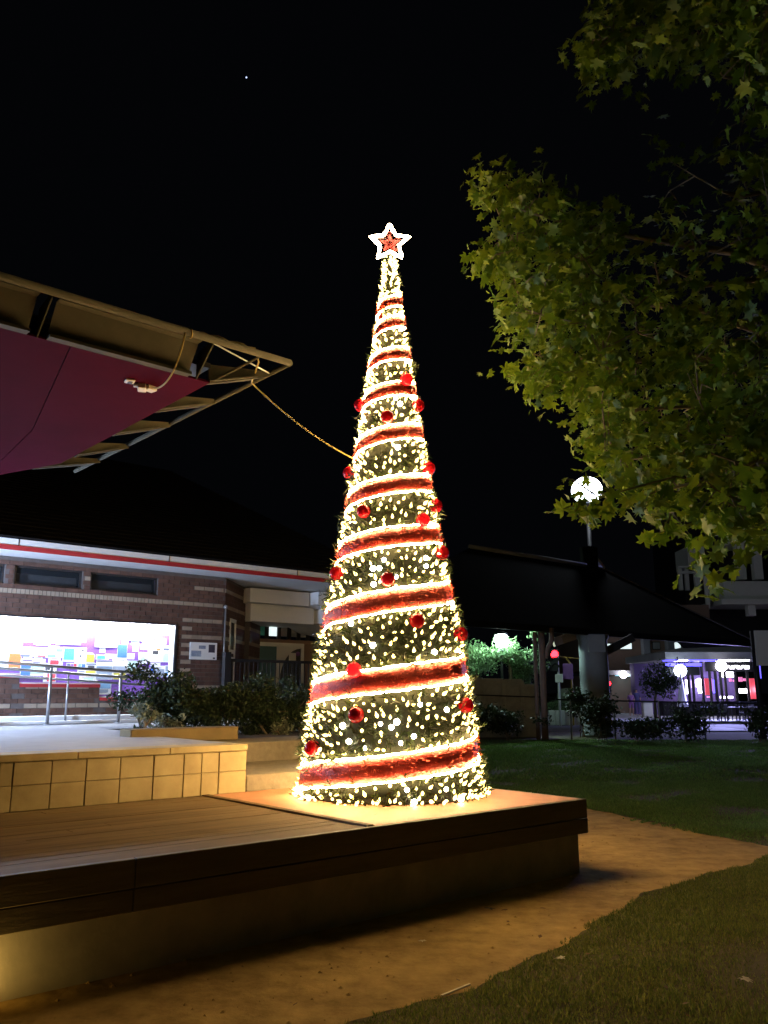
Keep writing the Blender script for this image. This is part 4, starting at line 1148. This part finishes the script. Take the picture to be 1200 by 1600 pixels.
# concrete fence and the floodlit street tree behind it
fy = 33.0
fn = thing('concrete_fence', at(780, 1150, fy), 'plain concrete panel fence behind the Christmas tree', 'fence')
for x0, x1, top in ((690, 722, 1058), (723, 757, 1059), (758, 790, 1060), (791, 819, 1061), (820, 843, 1069)):
    a, c = at(x0, 1150, fy), at(x1, 1150, fy); zt = at(x0, top, fy).z
    b = MB(); b.xbox(a.x, c.x - .02, fy, fy + .12, 0, zt); b.build('panel', M['concrete'], fn, bevel=.01)
    b = MB(); b.xbox(c.x - .10, c.x + .04, fy - .06, fy + .14, 0, zt - .05); b.build('post', M['concrete'], fn, bevel=.01)
a, c = at(690, 1084, fy), at(866, 1090, fy)
b = MB(); b.tube([(a.x, fy - .1, a.z), (c.x, fy - .1, c.z)], .025, 6); b.build('rail', M['black'], fn)
for i, (x, y, rr_, lb) in enumerate([(742, 1035, (1.05, .8, 1.0), 'floodlit pale green street tree left of the lamp post'), (795, 1018, (.95, .8, .8), 'green street tree with a lamp shining inside its crown'), (815, 1045, (.8, .7, .8), 'dim green street tree at the end of the concrete fence'),
                                    (715, 1030, (.9, .7, 1.0), 'green street tree half hidden behind the Christmas tree')]):
    c = at(x, y, (36.3, 35.8, 36.5, 37.2)[i]); t = thing('street_tree', (c.x, c.y, 0), lb, 'tree', 'street trees behind the fence')
    tag(raw('crown', *leafcloud(c, rr_, 1900, .075, 60 + i), M['green'], t), kind='stuff')
    b = MB(); b.tube([(c.x, c.y, 0), (c.x + .05, c.y, c.z * .6), (c.x, c.y, c.z)], [.12, .09, .04], 8); b.build('trunk', M['bark'], t)
lp = at(783, 1000, 35.6)
pl = thing('lamp_post', (lp.x, lp.y, 0), 'black lamp post with a bright greenish white head among the street trees', 'street lamp')
b = MB(); b.tube([(lp.x, lp.y, 0), (lp.x, lp.y, lp.z - .1)], [.07, .05], 8); b.build('pole', M['black'], pl, smooth=True)
b = MB(); b.lathe((lp.x, lp.y, lp.z - .12), [(.12, 0), (.24, .12), (.26, .28), (.14, .34)], 14); b.build('head', M['mint'], pl, smooth=True)
b = MB(); b.lathe((lp.x, lp.y, lp.z + .23), [(.30, 0), (.26, .06), (.05, .14)], 14); b.build('cap', M['black'], pl, smooth=True)
# hedges and shrubs along the far lawn edge
for i, (x, y, Y_, rr_, n, lb) in enumerate([(790, 1128, 30.5, (1.0, .7, .55), 1500, 'dark bush against the concrete fence'), (735, 1118, 30.8, (.8, .7, .8), 1300, 'dark bush between the Christmas tree and the concrete fence'),
        (938, 1118, 30.2, (.85, .7, .7), 1700, 'dark bush in front of the concrete column'), (1000, 1138, 30.0, (1.1, .7, .42), 1700, 'low dark bush below the white bin'),
        (1075, 1128, 29.8, (1.15, .7, .62), 1800, 'dark bush in front of the cafe tables'), (1190, 1130, 29.5, (.7, .6, .5), 1200, 'dark bush at the right edge under the grey sign'),
        (905, 1098, 33.0, (.5, .5, .6), 900, 'green bush just left of the concrete column')]):
    c = at(x, y, Y_); shrub(c, rr_, n, .075, 80 + i, lb, 'bush', 'bush', 'bushes along the far edge of the lawn', 4, zb=0)
# low white planter wall across the road
wy = 45.0
lw = thing('planter_wall', at(885, 1130, wy), 'low white panelled planter wall across the road', 'wall')
xs = [858, 868, 884, 900, 918]
for a_, c_ in zip(xs, xs[1:]):
    a, c = at(a_ + .6, 1130, wy), at(c_ - .6, 1130, wy); b = MB(); b.xbox(a.x, c.x, wy, wy + .25, 0, at(880, 1110, wy).z); b.build('panel', M['white'], lw, bevel=.02)
for i, (x, lb) in enumerate([(870, 'low green plant on the left end of the white planter'), (898, 'low green plant on the right end of the white planter')]):
    c = at(x, 1104, wy + .4); shrub(c, (.7, .4, .35), 420, .09, 95 + i, lb, 'green', 'plant', 'plants in the white planter', 3, zb=.6)
# traffic lights
def signal(x, y, Y_, label, s=1.0, pole_px=None):
    c = at(x, y, Y_); t = thing('traffic_light', (c.x, c.y, 0), label, 'traffic light', 'traffic lights showing red')
    b = MB(); b.xbox(c.x - .2 * s, c.x + .2 * s, c.y, c.y + .25 * s, c.z - .85 * s, c.z + .25 * s); b.build('housing', M['black'], t, bevel=.03)
    def disc(z, m, nm):
        b = MB(); n = 16
        b.poly([(c.x + .19 * s * math.cos(2 * PI * k / n), c.y - .03, z + .19 * s * math.sin(2 * PI * k / n)) for k in range(n)], (0, .028, 0)); return b.build(nm, m, t)
    disc(c.z, M['redlamp'], 'red_lens'); disc(c.z - .34 * s, M['black'], 'amber_lens'); disc(c.z - .68 * s, M['black'], 'green_lens')
    b = MB()
    for z in (c.z, c.z - .34 * s, c.z - .68 * s):
        arcp = [(c.x + .20 * s * math.cos(a), c.y, z + .20 * s * math.sin(a)) for a in [PI * k / 8 for k in range(9)]]
        for p, q in zip(arcp, arcp[1:]): b.beam((p[0], p[1] - .12 * s, p[2]), (q[0], q[1] - .12 * s, q[2]), .012, .24 * s, up=(0, 1, 0))
    b.build('visor', M['black'], t)
    return t, c
t, c = signal(866, 1022, 43.5, 'near traffic light glowing red beside the dark pavilion posts', 1.0)
xp = at(873, 1060, 43.7).x
b = MB(); b.tube([(xp, 43.75, 0), (xp, 43.75, c.z + .1)], .06, 8); b.build('pole', M['white'], t, smooth=True)
z = at(873, 1060, 43.5).z; b = MB(); b.xbox(xp - .2, xp + .2, 43.6, 43.66, z - .2, z + .22); b.build('sign_plate', M['white'], t, bevel=.02)
t, c = signal(951, 1068, 58, 'far small red traffic light right of the concrete column', .75)
b = MB(); b.tube([(c.x, c.y + .3, 0), (c.x, c.y + .3, c.z + .2)], .06, 8); b.build('pole', M['brownwall'], t, smooth=True)
yp = MB(); x0 = at(893, 1060, 44.5).x; zt = at(893, 1036, 44.5).z
yp.tube([(x0, 44.5, 0), (x0, 44.5, zt - .3), (x0 - .05, 44.5, zt), (x0 - .25, 44.5, zt + .28), (x0 - .75, 44.5, zt + .36)], .05, 8)
yp.tube([(x0 - .3, 44.5, zt + .30), (x0 + .55, 44.5, zt + .22)], .03, 6)
tag(yp.build('curved_pole', M['yellowpole'], smooth=True), 'curved yellow pole with a thin side arm next to the near traffic light', 'pole')
sg2 = MB(); p = at(888, 1049, 44.3); sg2.xbox(p.x - .3, p.x + .22, 44.2, 44.26, p.z - .4, p.z + .4)
tag(sg2.build('street_sign', M['purplecloth'], bevel=.02), 'dim violet sign plate between the traffic light and the curved yellow pole', 'sign')
p = at(886, 1088, 45.8); cb = MB(); cb.ball((p.x, p.y, p.z), .55, 12, 8, sz=.8); cb.lathe((p.x, p.y, .1), [(.12, 0), (.12, p.z - .3)], 8)
tag(cb.build('pale_shrub', M['pale_leaf']), 'round pale violet clipped shrub above the white planter wall', 'shrub')
fp = thing('pipe_railing', at(880, 1150, 31.5), 'thin black pipe railing in front of the road', 'railing')
a, c = at(868, 1093, 31.5), at(1000, 1098, 31.5)
b = MB(); b.tube([(a.x, 31.5, a.z), (c.x + 5, 31.5, c.z - .05)], .03, 6); b.build('top_rail', M['black'], fp)
for x in (892, 960, 1030, 1100):
    q = at(x, 1120, 31.5); b = MB(); b.tube([(q.x, 31.5, 0), (q.x, 31.5, a.z)], .035, 6); b.build('post', M['grey'], fp)

# upper storey building behind, reddish with lit windows
ob = thing('office_building', at(985, 1100, 66), 'reddish rendered building with a row of lit upper windows', 'building')
def P(x, y, Y_): return at(x, y, Y_)
a, c = P(915, 1100, 66), P(1120, 1100, 66); zt = P(900, 985, 66).z; zb_ = P(900, 1048, 66).z
b = MB(); b.xbox(a.x, c.x, 66, 76, zb_, zt + 2.0); b.build('upper_wall', M['brownwall'], ob)
b = MB(); b.xbox(a.x - .3, c.x, 64.2, 66 - .02, zb_ - .35, zb_ - .02); b.build('awning', M['grey'], ob)
b = MB(); b.xbox(a.x, c.x, 66.01, 76, 0, zb_ - .36); b.build('shopfront_wall', M['brownwall'], ob)
wins = [(921, 945, 1017, 1026, 'grey'), (949, 953, 1006, 1014, 'litwin'), (955, 963, 1006, 1014, 'litwin'), (965, 986, 1005, 1014, 'litwin'), (1007, 1014, 1004, 1018, 'litwin'), (1020, 1030, 1004, 1014, 'grey'), (1050, 1062, 1004, 1016, 'litwin'), (1064, 1072, 1004, 1014, 'grey'), (1078, 1092, 1003, 1012, 'grey'), (943, 948, 1013, 1027, 'litwin')]
for x0, x1, y0, y1, mm in wins:
    a, c = P(x0, y1, 66), P(x1, y0, 66)
    b = MB(); b.xbox(a.x - .05, c.x + .05, 65.93, 65.99, a.z - .06, c.z + .06); w_ = b.build('window', M['black'], ob)
    b = MB(); b.xbox(a.x, c.x, 65.88, 65.92, a.z, c.z); b.build('pane', M[mm], w_)
for x in (1010, 1048):
    a, c = P(x - 4, 1030, 65), P(x + 4, 995, 65); b = MB(); b.xbox(a.x, c.x, 64.8, 65.6, a.z - 1, c.z + 1); b.build('pier', M['bluegrey'], ob, bevel=.03)
a, c = P(975, 1055, 64.0), P(1005, 1050, 64.0)
b = MB(); b.ball((P(974, 1054, 63.9).x, 63.9, P(974, 1054, 63.9).z), .28, 12, 8); b.build('lit_emblem', M['shopwhite'], ob)
b = MB(); z = P(990, 1055, 63.9).z; xa = P(980, 1055, 63.9).x
for k in range(6): b.xbox(xa + k * .2, xa + k * .2 + .15, 63.9, 63.95, z - .10, z + .10)
b.build('lit_lettering', M['litwin'], ob)
b = MB(); q = P(975, 1046, 64.3); q2 = P(992, 1046, 64.3); b.xbox(q.x - .3, q2.x, 64.3, 65.8, zb_ - .40, zb_ - .362); b.build('soffit_light', emis('teal_soffit', (.4, .8, 1), 1.5), ob)

# cafe with a hipped awning roof
cf = thing('cafe', at(1120, 1110, 54), 'cafe with a pale hipped canopy lit violet and white from inside', 'building')
cy = 54.0
a, m_, c = P(1035, 1035, cy), P(1135, 1008, cy - 3), P(1200, 1010, cy)
zE = P(1120, 1030, cy).z
x0, x1, y0, y1 = P(1040, 1030, cy).x, P(1225, 1030, cy).x, cy, cy + 9
b = MB(); b.xbox(x0, x1, y0, y1, zE, zE + .45); b.build('canopy_edge', M['grey'], cf)
pk = P(1138, 1006, cy + 4).z
b = MB(); b.add([(x0, y0, zE + .452), (x1, y0, zE + .452), (x1, y1, zE + .452), (x0, y1, zE + .452), (P(1128, 1000, cy).x, cy + 4, zE + 1.15), (x1 - 1, cy + 4, zE + 1.15)], [(0, 1, 5, 4), (1, 2, 5), (2, 3, 4, 5), (3, 0, 4)]); b.build('canopy_roof', M['grey'], cf)
b = MB(); b.xbox(x0 + .3, x1, y1 - 1, y1, 0.12, zE - .01); b.build('back_wall', M['darkpurple'], cf)
for q0, q1, mm in ((1122, 1166, 'shopwhite'), (1058, 1070, 'shopwhite'), (1040, 1057, 'shopblue'), (1072, 1118, 'shopblue')):
    a, c = P(q0, 1034, cy + 1), P(q1, 1034, cy + 1); b = MB(); b.xbox(a.x, c.x, cy + .5, cy + 1.6, zE - .09, zE - .01); b.build('ceiling_light', M[mm], cf)
a, c = P(1040, 1041, cy - .06), P(1096, 1036, cy - .06); b = MB(); b.xbox(a.x, c.x, cy - .06, cy - .01, a.z, c.z); b.build('soffit_glow', M['shopblue'], cf)  # added glowing strip, imitates the blue-lit underside of the canopy
# hanging sign with a round emblem and a bar of lit lettering
def hang_sign(x0, x1, y0, y1, Y_, emb, let, nm):
    a, c = P(x0, y1, Y_), P(x1, y0, Y_)
    b = MB(); b.xbox(a.x, c.x, Y_, Y_ + .15, a.z, c.z); s_ = b.build(nm, M['black'], cf, bevel=.02)
    if emb: 
        e = P(emb[0], emb[1], Y_ - .12); b = MB(); b.ball((e.x, Y_ - .12, e.z), emb[2], 14, 9); b.build('round_emblem', M['shopwhite'], s_)
    if let:
        a, c = P(let[0], let[3], Y_ - .06), P(let[1], let[2], Y_ - .06); b = MB(); n = let[4]; w_ = (c.x - a.x) / n
        for k in range(n): b.xbox(a.x + k * w_, a.x + (k + .8) * w_, Y_ - .06, Y_ - .01, a.z + (.08 if k % 3 == 1 else 0), c.z - (.05 if k % 4 == 2 else 0))
        b.build('lit_lettering', M['shopwhite'], s_)
    for x in (x0 + 18, x1 - 22):
        q = P(x, y0, Y_); b = MB(); b.tube([(q.x, Y_ + .07, q.z), (q.x, Y_ + .07, zE)], .03, 6); b.build('hanger', M['black'], s_)
hang_sign(1103, 1183, 1034, 1049, cy - .4, (1127, 1041, .33), (1133, 1171, 1040, 1045, 10), 'hanging_sign')
hang_sign(1040, 1093, 1042, 1055, cy - .2, None, None, 'hanging_sign')
q = P(1063, 1048, cy - .9); b = MB(); b.ball((q.x, cy - .9, q.z), .38, 16, 10); b.build('globe_light', emis('cool_blue_globe', (.72, .82, 1.0), 14), cf, smooth=True)
b = MB(); b.tube([(q.x, cy - .9, q.z + .3), (q.x, cy - .5, zE + .1)], .04, 6); b.build('bracket', M['black'], cf)
# shop interior panels and posts
rp = random.Random(9)
pan = [(1073, 1077, 1062, 1084, 'shopwhite'), (1081, 1083, 1062, 1075, 'shopviolet'), (1088, 1091, 1062, 1073, 'shopwhite'), (1092, 1099, 1060, 1083, 'shopwhite'), (1103, 1107, 1060, 1086, 'shopred'), (1107, 1112, 1060, 1080, 'shoppink'),
       (1115, 1120, 1062, 1083, 'shopblue'), (1124, 1127, 1062, 1068, 'shopviolet'), (1140, 1143, 1060, 1065, 'shoppink'), (1146, 1151, 1062, 1065, 'shoppink'), (1155, 1160, 1058, 1065, 'shoppink'), (1162, 1168, 1060, 1064, 'shoppink'), (1127, 1150, 1050, 1058, 'shopwhite'),
       (1156, 1171, 1076, 1083, 'shopwhite'), (1105, 1112, 1088, 1090, 'shoppink'), (1126, 1145, 1088, 1091, 'shopwhite'), (1174, 1180, 1060, 1092, 'shopred'), (1182, 1186, 1074, 1081, 'shopwhite'), (1180, 1188, 1040, 1060, 'shopblue')]
for x0_, x1_, y0_, y1_, mm in pan:
    Y_ = cy + rp.uniform(5, 7.5); a, c = P(x0_, y1_, Y_), P(x1_, y0_, Y_); b = MB(); b.xbox(a.x, c.x, Y_, Y_ + .1, a.z, c.z); b.build('lit_panel', M[mm], cf)
for k, x in enumerate([1070, 1079, 1086, 1101, 1113, 1122, 1130, 1137, 1153, 1172, 1186]):
    Y_ = cy + rp.uniform(1, 4); q = P(x, 1100, Y_); b = MB(); b.xbox(q.x - .07, q.x + .07, Y_, Y_ + .14, .13, zE); b.build('mullion', M['black'], cf)
b = MB(); a, c = P(1035, 1086, cy + 4.2), P(1195, 1094, cy + 4.2); b.xbox(a.x, c.x, cy + 4.2, cy + 5, .13, 1.0); b.build('counter', M['black'], cf)
# terrace strip lit from inside
b = MB(); a, c = P(1122, 1141, 34), P(1168, 1133, 38); b.xbox(a.x + .1, c.x + .2, 37.6, 41.5, .012, .05)
tag(b.build('lit_footpath', M['plaza']), kind='structure')
lamp('AREA', 'added_cafe_lamp', (P(1145, 1030, 49).x, 50.5, zE - .3), 1500, (.40, .40, 1.0), (P(1145, 1130, 44).x, 43, 0), cf, size=2.0)  # added area lamp without a fixture, boosts the cafe's blue light on the pavement
# railing, tables, umbrella, people, bin
rl = thing('cafe_railing', at(1110, 1110, 49), 'dark railing round the cafe tables', 'railing')
b = MB(); a, c = P(1030, 1090, 49), P(1190, 1094, 49); b.xbox(a.x, c.x, 49, 49.06, 1.1, 1.18); b.build('top_rail', M['black'], rl)
for k in range(28):
    b = MB(); x = a.x + (c.x - a.x) * k / 27; b.xbox(x - .025, x + .025, 49.01, 49.05, .13, 1.1); b.build('baluster', M['black'], rl)
q = P(1066, 1092, 50.5); ubm = thing('umbrella', (q.x, 50.5, .13), 'closed pale parasol beside the violet cafe', 'umbrella')
b = MB(); b.lathe((q.x, 50.5, .13), [(.03, 0), (.03, .7), (.34, .75), (.24, 1.3), (.12, 2.2), (.03, 2.7)], 10); b.build('canopy', M['white'], ubm)
b = MB(); b.lathe((q.x, 50.5, .13), [(.3, 0), (.3, .08), (.05, .1)], 12); b.build('base', M['black'], ubm)
for x, lb in ((1108, 'violet lit cafe table nearest the dark bush'), (1150, 'dark cafe table right of the lit floor'), (1178, 'cafe table beside the dark right-edge pole')):
    q = P(x, 1110, 47.5); tb = thing('cafe_table', (q.x, 47.5, .13), lb, 'table', 'tables outside the cafe')
    b = MB(); b.lathe((q.x, 47.5, .13), [(.03, .72), (.45, .72), (.45, .76), (.03, .76)], 14); b.build('tabletop', M['bluecloth'] if x < 1140 else M['black'], tb)
    b = MB(); b.lathe((q.x, 47.5, .13), [(.25, 0), (.25, .03), (.04, .05), (.04, .715)], 10); b.build('pedestal', M['black'], tb)
    for k, s_ in enumerate((-1, 1)):
        ch = thing('cafe_chair', (q.x + s_ * .75, 47.5, .13), ('left' if s_ < 0 else 'right') + ' chair at the ' + lb, 'chair', 'chairs outside the cafe')
        X = q.x + s_ * .75
        b = MB(); b.xbox(X - .2, X + .2, 47.3, 47.7, .55, .60); b.build('seat', M['black'], ch)
        b = MB(); b.xbox(X + s_ * .17, X + s_ * .21, 47.3, 47.7, .602, 1.05); b.build('backrest', M['black'], ch)
        for dx in (-.17, .17):
            for dy in (47.33, 47.67):
                b = MB(); b.xbox(X + dx - .02, X + dx + .02, dy - .02, dy + .02, .13, .548); b.build('leg', M['black'], ch)
q = P(1013, 1108, 56); wb = thing('white_bin', (q.x, 56, .13), 'white box-shaped bin on the pavement by the small dark tree', 'bin')
b = MB(); b.xbox(q.x - .3, q.x + .3, 56, 56.5, .13, 1.0); b.build('body', M['white'], wb, bevel=.03)
b = MB(); b.xbox(q.x - .33, q.x + .33, 55.97, 56.53, 1.003, 1.08); b.build('lid', M['grey'], wb, bevel=.02)
# small dark street tree
c = at(1028, 1062, 46); dt = thing('street_tree', (c.x, c.y, 0), 'small dark tree in front of the cafe and the lit sign', 'tree')
tag(raw('crown', *leafcloud(c, (1.15, .9, 1.0), 2400, .09, 120), M['bush'], dt), kind='stuff')
b = MB(); b.tube([(at(1023, 1100, 46).x, 46, 0), (at(1023, 1090, 46).x, 46, 1.2), (c.x, 46, c.z)], [.10, .08, .03], 8); b.build('trunk', M['bark'], dt)
# grey sign board at the right edge on a dark pole
q = P(1192, 1100, 31); sb = thing('notice_board', (q.x, 31, 0), 'plain grey board on a dark pole at the right edge of the lawn', 'sign')
a, c = P(1184, 1040, 31), P(1225, 985, 31); b = MB(); b.xbox(a.x, c.x, 31, 31.12, a.z, c.z); b.build('board', M['white'], sb, bevel=.01)
b = MB(); b.tube([(q.x, 31.2, 0), (q.x - .05, 31.2, c.z)], .11, 8); b.build('pole', M['black'], sb, smooth=True)
# apartment block with balconies
ab = thing('apartment_block', at(1150, 950, 70), 'dim grey concrete block with stepped balconies behind the plane leaves', 'building')
ay = 68.0
def gb(x0, x1, y0, y1, Y0, dep, nm, m='grey'):
    a, c = P(x0, y1, Y0), P(x1, y0, Y0); b = MB(); b.xbox(a.x, c.x, Y0, Y0 + dep, a.z, c.z); return b.build(nm, M[m], ab)
gb(1078, 1300, 700, 1010, ay + 4, 8, 'core_wall', 'black')
gb(1158, 1190, 806, 838, ay, 4, 'balcony_front', 'white'); gb(1150, 1300, 838, 846, ay - .5, 4.5, 'floor_slab', 'white')
gb(1132, 1200, 908, 936, ay, 4, 'balcony_front', 'white'); gb(1128, 1300, 936, 944, ay - .4, 4.4, 'floor_slab', 'white')
gb(1076, 1100, 854, 886, ay + 1, 3, 'balcony_front', 'white')
for x in (1158, 1184): gb(x - 4, x + 4, 846, 905, ay + .4, .6, 'column', 'white')
for x in (1064, 1074, 1090): gb(x - (3 if x == 1090 else 1.5), x + (3 if x == 1090 else 1.5), 888, 922, ay + .8, .3, 'column', 'white')
gb(1060, 1100, 892, 896, ay + .7, .3, 'railing_bar', 'white'); gb(1060, 1076, 884, 887, ay + .7, .3, 'railing_bar', 'white')
gb(1170, 1180, 944, 962, ay + .4, .6, 'column', 'white'); gb(1104, 1106, 900, 950, ay + .4, .2, 'column', 'white')

# people on the pavement across the road
def person(x, yb, Y_, h, label, top, legs, seed):
    q0 = P(x, yb, Y_); X = q0.x; k = h / 1.7; zb_ = .13
    t = thing('person', (X, Y_, zb_), label, 'person')
    J = {'pel': (0, 0, .92, .13), 'ch': (0, 0, 1.28, .15), 'nk': (0, 0, 1.46, .06), 'hd': (0, -.01, 1.56, .085), 'ht': (0, 0, 1.66, .08),
         'hl': (-.1, 0, .88, .10), 'kl': (-.11, -.02, .48, .065), 'al': (-.12, .02, .08, .045), 'fl': (-.12, -.12, .04, .04),
         'hr': (.1, 0, .88, .10), 'kr': (.12, .02, .48, .065), 'ar': (.13, .06, .08, .045), 'fr': (.13, -.08, .04, .04),
         'sl': (-.17, 0, 1.38, .065), 'el': (-.24, .02, 1.10, .045), 'wl': (-.22, -.08, .86, .035), 'sr': (.17, 0, 1.38, .065), 'er': (.24, .02, 1.10, .045), 'wr': (.2, -.12, .9, .035)}
    names = list(J); E_ = [('pel', 'ch'), ('ch', 'nk'), ('nk', 'hd'), ('hd', 'ht'), ('pel', 'hl'), ('hl', 'kl'), ('kl', 'al'), ('al', 'fl'), ('pel', 'hr'), ('hr', 'kr'), ('kr', 'ar'), ('ar', 'fr'), ('ch', 'sl'), ('sl', 'el'), ('el', 'wl'), ('ch', 'sr'), ('sr', 'er'), ('er', 'wr')]
    me = bpy.data.meshes.new('body'); me.from_pydata([tuple(c_ * k for c_ in J[n][:3]) for n in names], [(names.index(a), names.index(c)) for a, c in E_], [])
    o = bpy.data.objects.new('body', me); COL.objects.link(o)
    md = o.modifiers.new('skin', 'SKIN'); o.modifiers.new('sub', 'SUBSURF').render_levels = 1
    for i, n in enumerate(names):
        r_ = J[n][3] * k; me.skin_vertices[0].data[i].radius = (r_, r_)
    me.skin_vertices[0].data[0].use_root = True
    dg = bpy.context.evaluated_depsgraph_get(); m2 = bpy.data.meshes.new_from_object(o.evaluated_get(dg)); bpy.data.objects.remove(o)
    m2.name = 'body'
    for mm in (M['skin'], M[top], M[legs], M['hair']): m2.materials.append(mm)
    for p in m2.polygons:
        z = p.center.z / k; ax = abs(p.center.x) / k
        p.material_index = 3 if z > 1.6 or (z > 1.5 and p.center.y > .02) else 0 if z > 1.44 or (ax > .2 and z < 1.15 and z > .7) else 1 if z > .9 else 2 if z > (.55 if legs == 'purplecloth' else .1) else 0
        p.use_smooth = True
    o = bpy.data.objects.new('body', m2); COL.objects.link(o); o.parent = t
person(987, 1112, 58, 1.62, 'person in a purple top and shorts standing on the far pavement', 'purplecloth', 'purplecloth', 1)
person(996, 1112, 59, 1.80, 'taller person in dark blue clothes beside the one in purple', 'bluecloth', 'bluecloth', 2)

# ================================================================ LITTER AND SMALL THINGS
b = MB(); p = gz(215, 1251, DZ + .006); d1 = UVEC; b.beam(p - d1 * .09 + Vector((0, 0, .006)), p + d1 * .09 + Vector((0, 0, .010)), .018, .010)
tag(b.build('stick', M['ivory']), 'short pale stick lying on the deck below the tiled wall', 'stick')
def dry_leaf(x, y, z, s, label, m, seed, name='fallen_leaf', cat='leaf', group=None):
    q = random.Random(seed); p = gz(x, y, z); vs, fs = LM[seed % 3]; a = q.uniform(0, 6)
    b = MB(); b.add([(p.x + s * (v_[0] * math.cos(a) - v_[1] * math.sin(a)), p.y + s * (v_[0] * math.sin(a) + v_[1] * math.cos(a)), p.z + .018 * 1 + s * .6 * (v_[2] + .12)) for v_ in vs], fs)
    tag(b.build(name, m), label, cat, group)
brownleaf = mat('dry_leaf', (.16, .09, .04), .8, .3, 30); paleleaf = mat('pale_scrap', (.6, .55, .48), .8, .15, 30)
dry_leaf(660, 1475, .008, .035, 'small white scrap lying alone on the dirt path', paleleaf, 1, 'paper_scrap', 'litter')
dry_leaf(765, 1424, .008, .06, 'dark curled leaf on the dirt path below the stage wall', M['fascia'], 2)
dry_leaf(790, 1426, .008, .035, 'small brown leaf right of the dark curled leaf on the dirt', brownleaf, 3)
dry_leaf(878, 1502, .03, .045, 'pale dry leaf on the grass near the path edge', paleleaf, 4)
dry_leaf(1163, 1535, .03, .05, 'pale dry leaf on the grass at the lower right', paleleaf, 5)
dry_leaf(847, 1423, .008, .03, 'tiny brown leaf in the middle of the dirt path', brownleaf, 6)
dry_leaf(314, 1240, DZ + .004, .05, 'dark dry leaf on the deck against the tiled wall', M['fascia'], 7)
dry_leaf(588, 1276, DZ + .008, .018, 'tiny brown leaf on the terracotta sheet in front of the Christmas tree', brownleaf, 8)
dry_leaf(168, 1254, DZ + .004, .045, 'dark leaf on the deck left of the pale stick', M['fascia'], 9)
V_, F_ = [], []; q = random.Random(77)
for i in range(240):
    u = q.uniform(1.5, 10); v = q.uniform(1.8, 8.2); p = L(u, v)
    if u < 7.05 and v > 5.1: continue
    ins = inpoly(p.x, p.y, PATH2D)
    if ins and q.random() < .5: continue
    a = q.uniform(0, 6.3); s = q.uniform(.010, .026); e1 = Vector((math.cos(a), math.sin(a), q.uniform(-.3, .3))); e2 = Vector((-e1.y, e1.x, q.uniform(-.4, .4))); p.z = .012 if ins else .03
    k = len(V_); V_ += [p - e1 * s, p + e2 * s * .6, p + e1 * s, p - e2 * s * .6]; F_.append((k, k + 1, k + 2, k + 3))
tag(raw('leaf_litter', V_, F_, brownleaf), kind='stuff')
pts = [gz(690, 1556, .006), gz(712, 1547, .006), gz(734, 1538, .006)]
b = MB()
for a, c in zip(pts, pts[1:]): b.beam(a, c, .014, .010)
tag(b.build('edging_strip', M['ivory']), 'pale edging strip showing between the dirt path and the grass', 'edging')
st_ = at(385, 121, 900); b = MB(); b.ball(st_, 1.0, 8, 6)
tag(b.build('night_star', M['starpoint']), 'single faint blue star high in the black sky', 'star')

# ================================================================ GRASS
def in_path(x, y):
    r_ = np.zeros(len(x), bool); j = len(P2) - 1
    for i in range(len(P2)):
        (xi, yi), (xj, yj) = P2[i], P2[j]
        if yi != yj: r_ ^= ((yi > y) != (yj > y)) & (x < (xj - xi) * (y - yi) / (yj - yi) + xi)
        j = i
    return r_
P2 = np.array(PATH2D)
def grass(name, n, box, hmin, hmax, wd, seed, m='grass'):
    q = np.random.RandomState(seed); X, Y_ = np.empty(0), np.empty(0)
    while len(X) < n:
        x = q.uniform(box[0], box[1], n); y = q.uniform(box[2], box[3], n)
        k = (np.abs(x) < .50 * y + .6) & ~((x * UX + y * UY < 7.05) & (-x * UY + y * UX > 5.0)); x, y = x[k], y[k]
        j_ = np.sin(x * 13.1 + y * 7.7) * .09 + np.sin(x * 31 - y * 23) * .05
        k = ~in_path(x + j_, y + j_); X, Y_ = np.r_[X, x[k]], np.r_[Y_, y[k]]
    X, Y_ = X[:n], Y_[:n]
    keep = (np.sin(X * 2.3 + 1.3 * np.sin(Y_ * 1.9)) + np.sin(Y_ * 2.9 + 1.1 * np.sin(X * 3.1 + 1)) + q.normal(0, .7, n)) > -1.1
    X, Y_ = X[keep], Y_[keep]; n = len(X)
    clump = .55 + .45 * np.sin(X * 5.1 + 2 * np.sin(Y_ * 3.7)) * np.sin(Y_ * 4.3 + 1.7 * np.sin(X * 2.9))
    h = q.uniform(hmin, hmax, n) * (.55 + .75 * clump); a = q.uniform(0, 2 * PI, n); le = q.normal(0, .55, n) * h; la = q.uniform(0, 2 * PI, n)
    w_ = wd * q.uniform(.6, 1.3, n)
    z0 = np.zeros(n)
    v0_ = np.c_[X - w_ * np.cos(a), Y_ - w_ * np.sin(a), z0]; v1_ = np.c_[X + w_ * np.cos(a), Y_ + w_ * np.sin(a), z0]
    v2_ = np.c_[X + le * np.cos(la), Y_ + le * np.sin(la), h]
    V_ = np.empty((3 * n, 3)); V_[0::3], V_[1::3], V_[2::3] = v0_, v1_, v2_
    tag(raw(name, V_, np.arange(3 * n).reshape(n, 3), M[m]), kind='stuff')
grass('grass', 150000, (-1.6, 6.2, 1.6, 9.6), .010, .034, .0036, 1)
grass('grass', 110000, (1.2, 10, 9.6, 17), .014, .04, .007, 2, 'fargrass')
grass('grass', 90000, (1.5, 17, 17, 31), .03, .06, .014, 3, 'fargrass')
